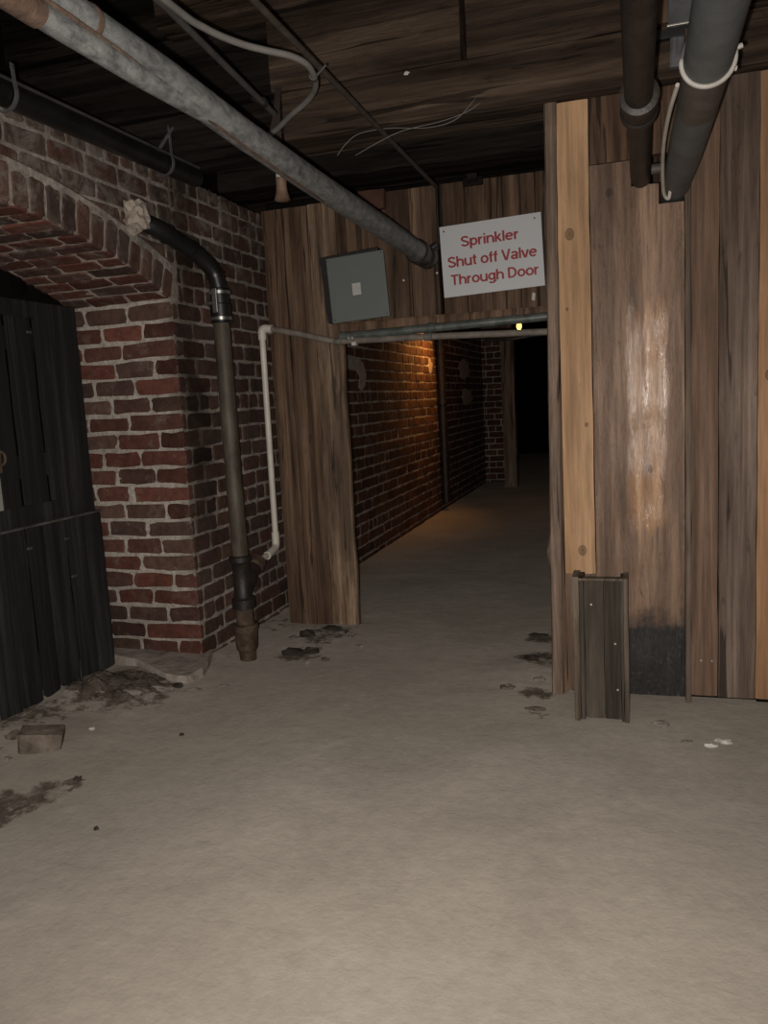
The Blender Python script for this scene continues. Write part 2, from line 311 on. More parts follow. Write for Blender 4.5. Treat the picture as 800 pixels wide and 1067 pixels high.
def plank(mb, x0, x1, y0, y1, z0, z1, axis='Z', wob=.002, seed=0, ragged=0.0, segs=None, relief=.0, m_=5):
    """a rough-sawn board: x across, y thick (front = y0), z along; wavy edges"""
    L = z1 - z0; n = segs or max(4, int(L / (.06 if m_ < 6 else .018)))
    vs = []; fs = []
    rows = []
    for i in range(n + 1):
        z = z0 + L * i / n
        wl = noise.noise(V((seed * 3.1, z * 5, 1))) * wob * 2; wr = noise.noise(V((seed * 3.1, z * 5, 9))) * wob * 2
        row = []
        for k in range(m_ + 1):
            t = k / m_; x = x0 + wl + (x1 + wr - x0 - wl) * t
            edge = (.003 if k in (0, m_) else 0)
            rz = 0
            if ragged and i == 0: rz = noise.noise(V((x * 25, seed, 3))) * ragged
            yy = y0 + edge + relief * noise.noise(V((x * 28, z * 5, seed))) + relief * .5 * noise.noise(V((x * 70, z * 9, seed + 5)))
            row.append(len(vs)); vs.append((x, yy, z + rz))
        bl = len(vs); vs.append((x0 + wl, y1, z)); br = len(vs); vs.append((x1 + wr, y1, z))
        rows.append(row + [br, bl])
    for a, b_ in zip(rows, rows[1:]):
        k = len(a)
        for j in range(k): j2 = (j + 1) % k; fs.append((a[j], a[j2], b_[j2], b_[j]))
    fs.append(tuple(rows[0][::-1])); fs.append(tuple(rows[-1]))
    if axis == 'X':   # x<->z swapped: board runs along X
        vs = [(z, y, x) for x, y, z in vs]; fs = [f[::-1] for f in fs]
    elif axis == 'YZ':   # front faces +X: across Y, thick X
        vs = [(-y, x, z) for x, y, z in vs]
    mb.add(vs, fs)

def lump(mb, c, size, seed, rough=.35, flat=0.0, n=2, mi=0):
    import bmesh
    bm = bmesh.new(); bmesh.ops.create_icosphere(bm, subdivisions=n, radius=1)
    vs = []
    for v in bm.verts:
        d = v.co.normalized(); k = 1 + rough * noise.noise(d * 1.6 + V((seed, 0, 0))) + rough * .5 * noise.noise(d * 4 + V((0, seed, 0)))
        # facet a little
        p = V((d.x * size[0], d.y * size[1], d.z * size[2])) * k
        if flat and p.z < -flat * size[2]: p.z = -flat * size[2]
        vs.append(p + V(c))
    bm.verts.index_update(); mb.add(vs, [tuple(v.index for v in f.verts) for f in bm.faces], mi); bm.free()

# ------------------------------------------------------------ brickwork
XW = -2.06; YR = 3.42; ZS = 1.775      # wall plane, reveal plane, spring line
YC = 2.22; AR = (1.2 ** 2 + .225 ** 2) / (2 * .225); ZC = 2.0 - AR; RING = .15
HC = .0864; JT = .0145
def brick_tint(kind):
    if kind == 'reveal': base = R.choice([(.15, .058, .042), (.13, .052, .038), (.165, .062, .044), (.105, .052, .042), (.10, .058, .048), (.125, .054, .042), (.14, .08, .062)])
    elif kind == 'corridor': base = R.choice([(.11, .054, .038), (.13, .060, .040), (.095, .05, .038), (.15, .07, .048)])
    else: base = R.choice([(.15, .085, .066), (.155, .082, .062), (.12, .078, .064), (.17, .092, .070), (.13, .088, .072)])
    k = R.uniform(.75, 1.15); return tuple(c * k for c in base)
def brick(mb, u0, u1, v0, v1, fn, nrm, kind, soot=0.0, clamp=None, proud=.004, jit=.0045):
    """rounded, chipped brick; fn(u, v, d) gives the point proud by d"""
    w = u1 - u0; h = v1 - v0; c = min(.010, w * .2, h * .2)
    out = [(u0 + c, v0), ((u0 + u1) / 2, v0), (u1 - c, v0), (u1, v0 + c), (u1, (v0 + v1) / 2), (u1, v1 - c), (u1 - c, v1), ((u0 + u1) / 2, v1), (u0 + c, v1), (u0, v1 - c), (u0, (v0 + v1) / 2), (u0, v0 + c)]
    out = [(a + R.uniform(-jit, jit), b_ + R.uniform(-jit, jit)) for a, b_ in out]
    uc, vc = (u0 + u1) / 2, (v0 + v1) / 2
    if clamp:
        o2 = [clamp(*p) for p in out]
        if max(p[1] for p in o2) - min(p[1] for p in o2) < .018 or max(p[0] for p in o2) - min(p[0] for p in o2) < .02: return
        out = o2; uc = sum(p[0] for p in out) / 12; vc = sum(p[1] for p in out) / 12
    pr = proud + R.uniform(-.003, .004)
    tilt = (R.uniform(-.02, .02), R.uniform(-.03, .03))
    rings = []
    for k, (s_, d) in enumerate(((1.0, -.012), (1.0, pr - .003), (.93, pr))):
        for (a, b_) in out:
            q = s_ if k < 2 else None
            if k == 2:
                da, db = uc - a, vc - b_; l = math.hypot(da, db); sh = min(.005, l * .3)
                a2, b2 = a + da / l * sh, b_ + db / l * sh
            else: a2, b2 = a, b_
            rings.append(fn(a2, b2, d + (tilt[0] * (a2 - uc) + tilt[1] * (b2 - vc) if k else 0)))
    rings.append(fn(uc, vc, pr + .0008))
    fs = []
    for k in range(2):
        for j in range(12): j2 = (j + 1) % 12; fs.append((k * 12 + j, k * 12 + j2, (k + 1) * 12 + j2, (k + 1) * 12 + j))
    for j in range(12): fs.append((24 + j, 24 + (j + 1) % 12, 36))
    mb.add(rings, fs, 1, brick_tint(kind), (soot(uc, vc) if callable(soot) else soot))

wall = MB()
# --- wall face, looking +X; u = Y, v = Z
face = lambda u, v, d: V((XW + d, u, v))
def ring_clamp(u, v):
    if YC - 1.32 < u < YC + 1.32 and v > 1.2:
        rr = AR + RING + .012; z = ZC + math.sqrt(max(0, rr * rr - (u - YC) ** 2))
        # only points above the springer cut are governed by the ring
        return (u, max(v, z))
    return (u, v)
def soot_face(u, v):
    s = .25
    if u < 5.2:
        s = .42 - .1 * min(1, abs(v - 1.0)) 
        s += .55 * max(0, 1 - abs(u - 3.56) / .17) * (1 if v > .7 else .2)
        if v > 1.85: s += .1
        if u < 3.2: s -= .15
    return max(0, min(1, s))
TOP = 2.33
def course_loop(ua, ub, v0, v1, fn, kind, soot, clamp=None, seed_row=0, lens=(.225, .105), hdr_every=6):
    row = seed_row; v = v0
    while v < v1 - .02:
        header = (row % hdr_every == 3)
        u = ua + (-(.06 if row % 2 else .17))
        while u < ub:
            l = (.112 if header else .222) * R.uniform(.93, 1.07)
            a, b_ = max(u, ua), min(u + l, ub)
            if b_ - a > .035:
                brick(wall, a + JT / 2 * R.uniform(.6, 1.2), b_ - JT / 2 * R.uniform(.6, 1.2), v + JT / 2, v + HC - JT / 2 * R.uniform(.8, 1.2), fn, None, kind, soot, clamp)
            u += l
        v += HC; row += 1
# part right of the arch (reveal corner) up to springing, then the full width above
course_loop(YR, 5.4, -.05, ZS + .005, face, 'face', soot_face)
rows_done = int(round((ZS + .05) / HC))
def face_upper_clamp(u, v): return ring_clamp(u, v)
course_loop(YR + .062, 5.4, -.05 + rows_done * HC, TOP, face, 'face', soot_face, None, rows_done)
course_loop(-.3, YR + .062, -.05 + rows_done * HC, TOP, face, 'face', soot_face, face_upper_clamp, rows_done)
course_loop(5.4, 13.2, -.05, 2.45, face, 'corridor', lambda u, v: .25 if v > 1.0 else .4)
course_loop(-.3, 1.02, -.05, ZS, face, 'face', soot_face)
# --- reveal, looking -Y; u = X, v = Z
rev = lambda u, v, d: V((u, YR - d, v))
v = -.05; row = 0
while v < ZS - .02:
    xs = [XW + .001]; first = [.235, .125, .30, .165][row % 4] * R.uniform(.95, 1.05)
    while xs[-1] > -2.72: xs.append(xs[-1] - (first if len(xs) == 1 else .225 * R.uniform(.93, 1.06)))
    for a, b_ in zip(xs, xs[1:]):
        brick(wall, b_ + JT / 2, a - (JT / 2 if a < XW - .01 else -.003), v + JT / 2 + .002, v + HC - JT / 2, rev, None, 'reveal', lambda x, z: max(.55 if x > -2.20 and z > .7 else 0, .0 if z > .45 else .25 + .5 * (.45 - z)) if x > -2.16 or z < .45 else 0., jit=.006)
    v += HC; row += 1
# --- arch: soffit (u = X, v = arc angle * AR) and rowlock ring on the face
a_end = math.asin(1.2 / AR)
nst = int(round(2 * a_end * AR / .0835)); st = 2 * a_end * AR / nst
def sof(u, v, d):
    a = v / AR; rr = AR - d; return V((u, YC + rr * math.sin(a), ZC + rr * math.cos(a)))
def ringf(u, v, d):
    # u radial distance above intrados, v arc length
    a = v / AR; rr = AR + u; return V((XW + d, YC + rr * math.sin(a), ZC + rr * math.cos(a)))
for i in range(nst):
    s0 = -a_end * AR + i * st; s1 = s0 + st
    xs = [XW]; first = [.11, .22, .165][i % 3] * R.uniform(.9, 1.1)
    while xs[-1] > -2.66: xs.append(xs[-1] - (first if len(xs) == 1 else .22 * R.uniform(.9, 1.1)))
    for a, b_ in zip(xs, xs[1:]):
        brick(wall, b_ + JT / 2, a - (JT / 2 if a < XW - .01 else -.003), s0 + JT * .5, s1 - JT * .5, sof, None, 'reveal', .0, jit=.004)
    brick(wall, .0, RING - .02 + R.uniform(-.01, .01), s0 + JT / 2, s1 - JT / 2, ringf, None, 'face', .25 if i > nst * .6 else .12)
# --- mortar bed
def grid(mb, fn, u0, u1, v0, v1, du, mi=0, soot=.3, amp=.004, flip=False):
    nu = max(1, int((u1 - u0) / du)); nv = max(1, int((v1 - v0) / du)); vs = []; so = []
    for j in range(nv + 1):
        for i in range(nu + 1):
            u = u0 + (u1 - u0) * i / nu; v = v0 + (v1 - v0) * j / nv
            vs.append(fn(u, v, -.001 + amp * noise.noise(V((u * 22, v * 22, .3))))); so.append(soot(u, v) if callable(soot) else soot)
    fs = [(j * (nu + 1) + i, j * (nu + 1) + i + 1, (j + 1) * (nu + 1) + i + 1, (j + 1) * (nu + 1) + i) for j in range(nv) for i in range(nu)]
    if flip: fs = [f[::-1] for f in fs]
    mb.add(vs, fs, mi, None, so)
grid(wall, face, YR, 5.4, -.15, TOP + .02, .022, 0, soot_face)
grid(wall, face, 5.4, 13.3, -.15, 2.5, .06, 0, .3)
grid(wall, face, -.4, 1.02, -.15, TOP + .02, .05, 0, .3)
def over(u, t, d):
    zi = ZC + math.sqrt(AR * AR - (u - YC) ** 2); z = zi + (TOP + .02 - zi) * t; return V((XW + d, u, z))
nu, nv = 110, 26; vs = []; so = []
for j in range(nv + 1):
    for i in range(nu + 1):
        u = 1.02 + (YR - 1.02) * i / nu; t = j / nv; p = over(u, t, -.001 + .004 * noise.noise(V((u * 22, t * 12, .3)))); vs.append(p); so.append(soot_face(u, p.z))
wall.add(vs, [(j * (nu + 1) + i, j * (nu + 1) + i + 1, (j + 1) * (nu + 1) + i + 1, (j + 1) * (nu + 1) + i) for j in range(nv) for i in range(nu)], 0, None, so)
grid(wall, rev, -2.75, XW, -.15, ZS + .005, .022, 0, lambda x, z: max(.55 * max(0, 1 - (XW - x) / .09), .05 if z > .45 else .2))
grid(wall, sof, -2.75, XW, -a_end * AR, a_end * AR, .03, 0, .05)
# solid body behind (top cap and the far reveal)
wall.add([(XW, -.4, TOP + .02), (XW, 5.4, TOP + .02), (-2.75, 5.4, TOP + .02), (-2.75, -.4, TOP + .02)], [(0, 1, 2, 3)], 0, None, .6)
wall.add([(XW, 1.02, -.15), (-2.75, 1.02, -.15), (-2.75, 1.02, ZS), (XW, 1.02, ZS)], [(0, 1, 2, 3)], 0, None, .3)
struct(wall.build('wall_left', ['mortar', 'brick']))

# far brick pier in the passage
pier = MB()
wsave = wall; wall = pier
pf = lambda u, v, d: V((u, 11.6 - d, v)); ps = lambda u, v, d: V((-1.72 + d, u, v))
course_loop(-2.06, -1.72, -.05, 2.5, pf, 'corridor', .3)
course_loop(11.6, 12.2, -.05, 2.5, ps, 'corridor', .3)
grid(pier, pf, -2.06, -1.72, -.1, 2.5, .06); grid(pier, ps, 11.6, 12.2, -.1, 2.5, .06)
grid(pier, lambda u, v, d: V((u, 12.2 + d, v)), -2.06, -1.72, -.1, 2.5, .1)
pier.build('brick_pier', ['mortar', 'brick'])
tag(bpy.data.objects['brick_pier'], 'brick pier jutting from the passage wall far beyond the doorway', 'pier')
wall = wsave

# ------------------------------------------------------------ floor
def fh(x, y):
    h = .006 * noise.noise(V((x * 1.3, y * 1.3, 0))) + .003 * noise.noise(V((x * 5, y * 5, 2)))
    # raised spoil along the left wall, pipe foot and threshold side
    if 2.0 < y < 5.5:
        d = x + 2.06; w_ = max(0, 1 - max(0, d) / .38); h += .022 * w_ * w_ * min(1, (y - 2.0) / 1.0) * (1 + .5 * noise.noise(V((x * 8, y * 8, 4))))
    def bumpy(cx, cy, r, a): 
        q = math.hypot(x - cx, y - cy) / r
        return a * max(0, 1 - q * q) ** 2 * (1 + .8 * noise.noise(V((x * 14, y * 14, 7)))) if q < 1 else 0
    h += bumpy(-.42, 3.55, .3, .03) + bumpy(-1.6, 3.95, .4, .018) + bumpy(-2.25, 3.05, .4, .015) + bumpy(-2.45, 2.45, .35, .03) + bumpy(-2.45, 2.9, .3, .03)
    h -= bumpy(-2.02, 1.98, .28, .014)
    return h
fl = MB(); xs = []; ys = []
x = -3.0
while x < 2.2: xs.append(x); x += .035
y = -1.6
while y < 6: ys.append(y); y += .035
while y < 19: ys.append(y); y += .2
vs = [(x, y, fh(x, y)) for y in ys for x in xs]; nx = len(xs)
def dirt(x, y):
    d = 0
    for cx, cy, r, a in ((-2.2, 3.0, .42, .58), (-2.42, 2.65, .26, .5), (-2.42, 2.35, .26, .48), (-2.42, 2.0, .26, .45), (-1.62, 3.95, .32, .52), (-1.62, 3.62, .22, .52), (-.43, 3.72, .20, .6), (-.40, 3.28, .13, .55), (-.46, 4.05, .16, .55), (-.36, 3.08, .12, .42), (-2.02, 1.98, .2, .62), (-1.93, 2.10, .15, .56), (-1.86, 2.18, .09, .5), (-1.95, 4.1, .3, .4), (-2.0, 3.5, .2, .4), (.1, 3.0, .2, .22), (-1.3, 4.4, .3, .2)):
        q = math.hypot((x - cx), (y - cy)) / r; d = max(d, a * max(0, 1 - q * q))
    return d
fl.add(vs, [(j * nx + i, j * nx + i + 1, (j + 1) * nx + i + 1, (j + 1) * nx + i) for j in range(len(ys) - 1) for i in range(nx - 1)])
fo = fl.build('floor', 'floor', smooth=True); struct(fo)
at = fo.data.attributes.new('dirt', 'FLOAT', 'POINT'); at.data.foreach_set('value', [dirt(v[0], v[1]) for v in vs])

# ------------------------------------------------------------ ceiling timbers (structure)
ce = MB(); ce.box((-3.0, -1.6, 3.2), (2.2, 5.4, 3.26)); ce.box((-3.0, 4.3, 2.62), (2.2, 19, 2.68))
ceiling = struct(ce.build('ceiling', 'darkbeam'))
def beam(x0, x1, y0, y1, z0, z1, m_='beam', seed=0, name='beam'):
    mb = MB(); n = max(6, int((x1 - x0) / .08)); k = 4; vs = []; fs = []
    prof = [(y0, z0 + .008), (y0, z0 + (z1 - z0) * .33), (y0, z0 + (z1 - z0) * .66), (y0, z1), (y1, z1), (y1, z0 + .008), (y1 - .008, z0), ((y0 + y1) / 2, z0), (y0 + .008, z0)]
    P = len(prof)
    for i in range(n + 1):
        x = x0 + (x1 - x0) * i / n
        for (a, b_) in prof:
            w_ = .006 * noise.noise(V((x * 6, b_ * 8, seed))) + .004 * noise.noise(V((x * 20, b_ * 20, seed))); vs.append((x, a + w_, b_ + w_))
    for i in range(n):
        for j in range(P): j2 = (j + 1) % P; fs.append((i * P + j, i * P + j2, (i + 1) * P + j2, (i + 1) * P + j))
    fs += [tuple(range(P))[::-1], tuple(n * P + j for j in range(P))]
    fs = [f[::-1] for f in fs]
    mb.add(vs, fs)
    return mb.build(name, m_, ceiling, loc=((x0 + x1) / 2, y0, z0), smooth=False)
beam(-1.36, 2.0, 3.24, 3.50, 2.335, 2.515, seed=1)                 # lower timber over the partition
beam(-1.40, -.612, 3.225, 3.50, 2.52, 2.84, seed=2)
beam(-.590, 2.0, 3.235, 3.50, 2.52, 2.84, seed=3)
beam(-1.9, 2.0, 3.22, 3.50, 2.845, 3.19, seed=4)
beam(-2.9, -1.37, 3.40, 3.6, 2.36, 2.56, 'darkbeam', 5)  # left timbers: corner shade put into the colour, darker than the rest
beam(-2.9, -1.42, 3.36, 3.6, 2.565, 2.86, 'darkbeam', 6)
beam(-2.9, -1.92, 3.32, 3.6, 2.865, 3.19, 'darkbeam', 7)
beam(-2.04, 1.9, 3.93, 4.15, 2.36, 2.60, 'darkbeam', 8)
beam(-2.04, 1.9, 3.70, 3.80, 2.46, 2.60, 'darkbeam', 9)
beam(-2.9, 1.9, 3.6, 4.3, 2.60, 2.66, 'darkbeam', 10, 'deck_board')
for q, yy in enumerate((1.0, 1.75)): beam(-2.9, 2.0, yy, yy + .14, 2.95, 3.19, 'darkbeam', 20 + q)
for q, yy in enumerate((5.2, 6.3, 7.4, 8.9, 10.0, 11.1, 12.4, 14)): beam(-2.9, 1.9, yy, yy + .14, 2.42, 2.62, 'darkbeam', 30 + q)

# ------------------------------------------------------------ back plank wall with doorway (Y 4.17)
YB = 4.17
wb = MB(); wb.box((-1.905, YB + .035, 1.66), (.45, YB + .06, 2.34)); wb.box((-1.905, YB + .035, 0), (-1.52, YB + .06, 1.7))
wb.box((-.25, YB + .035, -.05), (.45, YB + .06, 1.7)); wb.box((.45, YR - .1, -.05), (.5, YB + .06, 2.34))
wall_back = struct(wb.build('wall_back', 'dark', loc=(0, YB, 0)))
def wplank(parent, x0, x1, y0, y1, z0, z1, m_, seed, axis='Z', wob=.002, relief=.002, ragged=0, name='plank', label=None):
    mb = MB(); plank(mb, x0, x1, y0, y1, z0, z1, axis, wob, seed, ragged, None, relief)
    loc = ((x0 + x1) / 2, y0, z0) if axis != 'X' else (z0, y0, (x0 + x1) / 2)
    o = mb.build(name, m_, parent, loc=loc)
    if label: o['label'] = label
    return o
for i, (a, b_, m_) in enumerate(((-1.915, -1.80, 'backplank'), (-1.797, -1.645, 'backplank'), (-1.642, -1.49, 'roughplank'))):
    wplank(wall_back, a, b_, YB - (.012 if i == 2 else 0), YB + .03, 0.0, 2.30, m_, 40 + i, relief=.004 if i < 2 else .010, wob=.004, label='rough split pale plank edging the doorway' if i == 2 else None)
hx = [-1.487, -1.27, -1.09, -.945, -.925, -.80, -.672, -.45, -.27, -.08, .12, .3, .45]
k = 0
for a, b_ in zip(hx, hx[1:]):
    if b_ - a < .03: k += 1; continue
    wplank(wall_back, a + .002, b_ - .002, YB + R.uniform(-.006, .004), YB + .03, 1.655 + R.uniform(-.006, .006), 2.315, 'backplank', 60 + k, wob=.0025, relief=.003); k += 1
wplank(wall_back, -.40, -.27, YB, YB + .03, 0, 1.66, 'backplank', 91)
wplank(wall_back, 1.618, 1.672, YB - .028, YB - .002, -1.53, .3, 'backplank', 92, axis='X', name='lintel_board', label='reddish horizontal board under the grey box')
# passage walls and far end
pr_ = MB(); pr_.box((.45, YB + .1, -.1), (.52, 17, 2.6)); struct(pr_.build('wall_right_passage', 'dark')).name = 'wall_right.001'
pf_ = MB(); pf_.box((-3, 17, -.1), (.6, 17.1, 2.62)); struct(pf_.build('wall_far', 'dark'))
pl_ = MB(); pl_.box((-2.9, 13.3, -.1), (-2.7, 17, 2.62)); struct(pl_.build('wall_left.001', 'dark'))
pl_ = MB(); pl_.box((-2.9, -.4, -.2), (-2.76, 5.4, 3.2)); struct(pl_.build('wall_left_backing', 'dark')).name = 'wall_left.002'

# ------------------------------------------------------------ right partition (Y 3.30)
YF = 3.30
wr = MB()
wr.box((-.26, YF + .04, 0), (.0, YF + .06, 2.33)); wr.box((.22, YF + .04, 0), (1.9, YF + .06, 2.33)); wr.box((0, YF + .04, 0), (.22, YF + .06, 1.90)); wr.box((0, YF + .04, 2.12), (.22, YF + .06, 2.33))
wall_right = struct(wr.build('wall_right', 'dark', loc=(0, YF, 0)))
def multi(parent, name, m_, boxes, seed, relief=.004, label=None, loc=None):
    mb = MB()
    for q, (x0, x1, z0, z1, yo) in enumerate(boxes): plank(mb, x0, x1, YF + yo, YF + .035, z0, z1, 'Z', .0008, seed, 0, None, relief, int((x1 - x0) / .012))
    o = mb.build(name, m_, parent, loc=loc or (boxes[0][0], YF, boxes[0][2]), smooth=True, auto=50)
    if label: o['label'] = label
    return o
wplank(wall_right, -.272, -.153, YF - .012, YF + .03, .515, 2.325, 'pine', 101, relief=.0004, wob=.0015, ragged=.006, label='pale new pine board with dark knots')
wplank(wall_right, -.275, -.215, YF - .006, YF + .03, .02, .512, 'plank_red', 102, relief=.006, wob=.004, label='flaky reddish old board stub below the pine board')
wplank(wall_right, -.212, -.150, YF + .006, YF + .034, .0, .512, 'plank_grey', 103, relief=.003)
multi(wall_right, 'plank', 'plank_wide', [(-.150, .186, .012, 1.92, 0), (-.150, .0, 1.92, 2.088, 0), (.0, .098, 1.92, 1.995, 0)], 104, relief=.006, label='wide pale stripped plank with a charred black foot')
multi(wall_right, 'plank', 'plank', [(-.150, .0, 2.092, 2.33, .003), (.0, .22, 2.10, 2.33, .003)], 105, relief=.003)
wplank(wall_right, .210, .306, YF + .004, YF + .034, .02, 2.33, 'plank_red', 106, relief=.002)
wplank(wall_right, .309, .440, YF - .004, YF + .03, .02, 2.33, 'plank_grey', 107, relief=.003)
wplank(wall_right, .443, .58, YF - .002, YF + .03, .02, 2.33, 'pine_end', 108, relief=.0005, label='orange pine board at the edge of the view')
xx = .583
for i, w_ in enumerate((.16, .2, .14, .22, .17, .2, .15)):
    wplank(wall_right, xx, xx + w_ - .003, YF + R.uniform(-.004, .004), YF + .03, .02, 2.33, ['plank_red', 'plank_grey', 'plank'][i % 3], 110 + i, relief=.002); xx += w_
# batten (a slim strip nailed over the seam)
b1 = wplank(wall_right, .1875, .2085, YF - .026, YF + .03, -.01, 2.0, 'batten', 130, relief=.002, wob=.0015, name='batten', label='thin vertical batten beside the wide plank')
# charred patch belongs to the wide plank's material
# jamb post
t = thing('jamb_post', 'rough grey weathered post at the right edge of the doorway', 'post', (-.31, YF + .02, 0))
mb = MB(); n = 60; vs = []; fs = []
for i in range(n + 1):
    z = -.02 + 2.35 * i / n; kn = .014 * math.exp(-((z - .60) / .05) ** 2)
    lean = .006 - .026 * (1 - z / 2.35) ** 1.0 + .004
    for j in range(12):
        a = 2 * math.pi * j / 12; cx, sy = math.cos(a), math.sin(a)
        px = (abs(cx) ** .45) * math.copysign(1, cx) * .026; py = (abs(sy) ** .45) * math.copysign(1, sy) * .055
        w_ = .007 * noise.noise(V((cx * 1.5, sy * 1.5, z * 6))) + .004 * noise.noise(V((cx * 4, sy * 4, z * 14)))
        vs.append((-.298 + lean + px * (1 + w_ * 10) + kn * min(0, cx), YF + .035 + py * (1 + w_ * 6) - kn * .3, z))
for i in range(n):
    for j in range(12): j2 = (j + 1) % 12; fs.append((i * 12 + j, i * 12 + j2, (i + 1) * 12 + j2, (i + 1) * 12 + j))
fs += [tuple(range(12))[::-1], tuple(n * 12 + j for j in range(12))]
mb.add(vs, fs); mb.build('post', 'jamb', t)
mb = MB(); plank(mb, -.290, -.274, YF - .006, YF + .03, .0, 2.33, 'Z', .002, 140, 0, None, .003); mb.build('trim_strip', 'roughplank', t)

# nails
def nail(name, x, y, z, r, label, m_='nail'):
    mb = MB(); mb.tube([(x, y + .01, z), (x, y - .002, z), (x, y - .003, z)], [r * .6, r, r * .6], 10)
    return tag(mb.build(name, m_, loc=(x, y, z), smooth=False), label, 'nail')
nail('nail', -.955, YB - .004, 1.885, .006, 'bright nail head just left of the sign in the plank above the doorway')
nail('nail', -1.135, YB - .004, 1.865, .006, 'bright nail head right of the grey electrical box')
for i, (x, z) in enumerate(((.245, .165), (.285, .165))):
    nail('nail', x, YF + .001, z, .004, ['small nail head low on the red plank, nearer the batten', 'small nail head low on the red plank, farther from the batten'][i])
mb = MB(); mb.add([(-.478, YB - .012, 1.708), (-.462, YB - .014, 1.703), (-.459, YB - .010, 1.738), (-.474, YB - .009, 1.745), (-.478, YB - .006, 1.708), (-.462, YB - .006, 1.703), (-.459, YB - .005, 1.738), (-.474, YB - .005, 1.745)], [(0, 1, 2, 3), (7, 6, 5, 4), (0, 4, 5, 1), (1, 5, 6, 2), (2, 6, 7, 3), (3, 7, 4, 0)])
tag(mb.build('light_spot', 'white', loc=(-.468, YB - .01, 1.72)), 'tiny pale patch standing in for light through a hole, below the lower right corner of the sign', 'scrap')  # pale patch in place of lamplight showing through a hole

# ------------------------------------------------------------ black plank gate in the arch
GX = -2.50
g = thing('plank_gate', 'black painted plank gate filling the brick arch', 'gate', (GX, 2.2, 0))
def gplank(y0, y1, z0, z1, xf, th, name, seed, label=None):
    mb = MB(); plank(mb, y0, y1, -xf, -xf + th, z0, z1, 'YZ', .0025, seed, 0, None, .0015)
    # plank() made "front" at y0=-xf -> x = xf
    o = mb.build(name, 'gate', g, loc=(xf, (y0 + y1) / 2, z0))
    if label: o['label'] = label
    return o
up = [(1.10, 1.33), (1.36, 1.58), (1.61, 1.86), (1.89, 2.14), (2.17, 2.40), (2.43, 2.62), (2.62, 2.815), (2.85, 2.985)]
for i, (a, b_) in enumerate(up): gplank(a, b_, .87, 1.72, GX, .022, 'plank', 200 + i)
gplank(3.02, 3.285, .80, 1.758, GX + .006, .03, 'stile', 220)
gplank(1.04, 3.285, 1.69, 1.760, GX + .004, .026, 'rail', 221); gplank(1.04, 3.285, .80, .885, GX + .004, .026, 'rail', 222)
lo = [(1.04, 1.2), (1.212, 1.36), (1.372, 1.50), (1.512, 1.66), (1.672, 1.80), (1.812, 1.95), (1.962, 2.10), (2.112, 2.25), (2.262, 2.39), (2.402, 2.53), (2.543, 2.66), (2.672, 2.788), (2.802, 2.898), (2.912, 3.043), (3.060, 3.172), (3.188, 3.30)]
for i, (a, b_) in enumerate(lo): gplank(a + .006, b_ - .005 if i < 15 else b_, -.03, .795, GX + .024 + R.uniform(-.003, .003), .024, 'plank', 240 + i)
mb = MB(); mb.box((GX - .02, 1.04, .792), (GX + .030, 3.298, .802), 0, .002); mb.build('ledge', 'ledge', g)['label'] = 'dusty thin ledge across the gate'
for z in (.12, .62, 1.0, 1.55):
    gplank(1.05, 3.27, z, z + .1, GX - .028, .02, 'back_rail', 260 + int(z * 10))
mb = MB(); mb.box((GX + .004, 2.60, 1.04), (GX + .022, 2.70, 1.17), 0, .003); mb.tube(arc((GX + .03, 2.685, 1.10), .028, -1.5, 1.5, (0, 1, 0), (0, 0, 1)), .006, 8)
lt = mb.build('latch', 'rust', g); lt['label'] = 'rusty iron latch'
mb = MB(); mb.box((GX + .007, 2.62, .885), (GX + .010, 2.693, 1.02)); mb.build('tag', 'tag', lt)['label'] = 'pale tag'
for i, (yy, zz) in enumerate(((2.78, .70), (3.02, .70), (3.04, .52), (2.95, 1.62))):
    mb = MB(); mb.box((GX + .022 if zz < .8 else GX, yy, zz), (GX + .032 if zz < .8 else GX + .008, yy + .03, zz + .012), 0, .003); mb.build('bolt', 'conduit', g)
# arch infill boards behind the gate head
t = thing('arch_infill', 'dark boards closing the head of the arch above the gate', 'infill', (-2.6, 2.2, 1.7))
for i in range(9):
    y0 = 1.06 + i * .26; mb = MB(); zt = ZC + math.sqrt(AR * AR - (min(max(y0 + .13, 1.1), 3.3) - YC) ** 2) + .03
    plank(mb, y0, y0 + .255, 2.62, 2.645, 1.55, zt, 'YZ', .002, 300 + i); mb.build('board', 'dark', t, loc=(-2.62, y0, 1.55))

# ------------------------------------------------------------ drain pipe on the left
DX, DY = -1.86, 3.52
t = thing('drain_pipe', 'old upright drain pipe with black hose top against the brick wall', 'pipe', (DX, DY, 0))
def smooth_tube(name, pts, r, m_, parent, n=22, loc=None, label=None, auto=40):
    mb = MB(); mb.tube(pts, r, n); o = mb.build(name, m_, parent, smooth=True, loc=loc, auto=auto)
    if label: o['label'] = label
    return o
smooth_tube('steel_pipe', [(DX - .003, DY, 1.69), (DX, DY, .50)], .040, 'steelpipe', t, label='grey brown steel pipe')
hose = smoothpath([(-2.03, 3.175, 2.075), (-1.985, 3.235, 2.05), (-1.945, 3.34, 2.005), (-1.905, 3.44, 1.955), (-1.875, 3.505, 1.895), (-1.863, DY, 1.83), (-1.863, DY, 1.80)], 7)
hs = smooth_tube('hose', hose, .040, 'rubber', t, label='black rubber hose elbow')
for k in (10, 18, 30):
    p = hose[k]; q = (hose[k + 1] - hose[k - 1]).normalized() * .008
    smooth_tube('hose_ring', [p - q, p - q * .8, p + q * .8, p + q], [.041, .046, .046, .041], 'rubber', hs)
cpl = smooth_tube('coupling', [(DX, DY, z) for z in (1.815, 1.81, 1.745, 1.740, 1.66, 1.655)], [.040, .045, .045, .050, .050, .044], 'rubber', t, label='black rubber coupling')
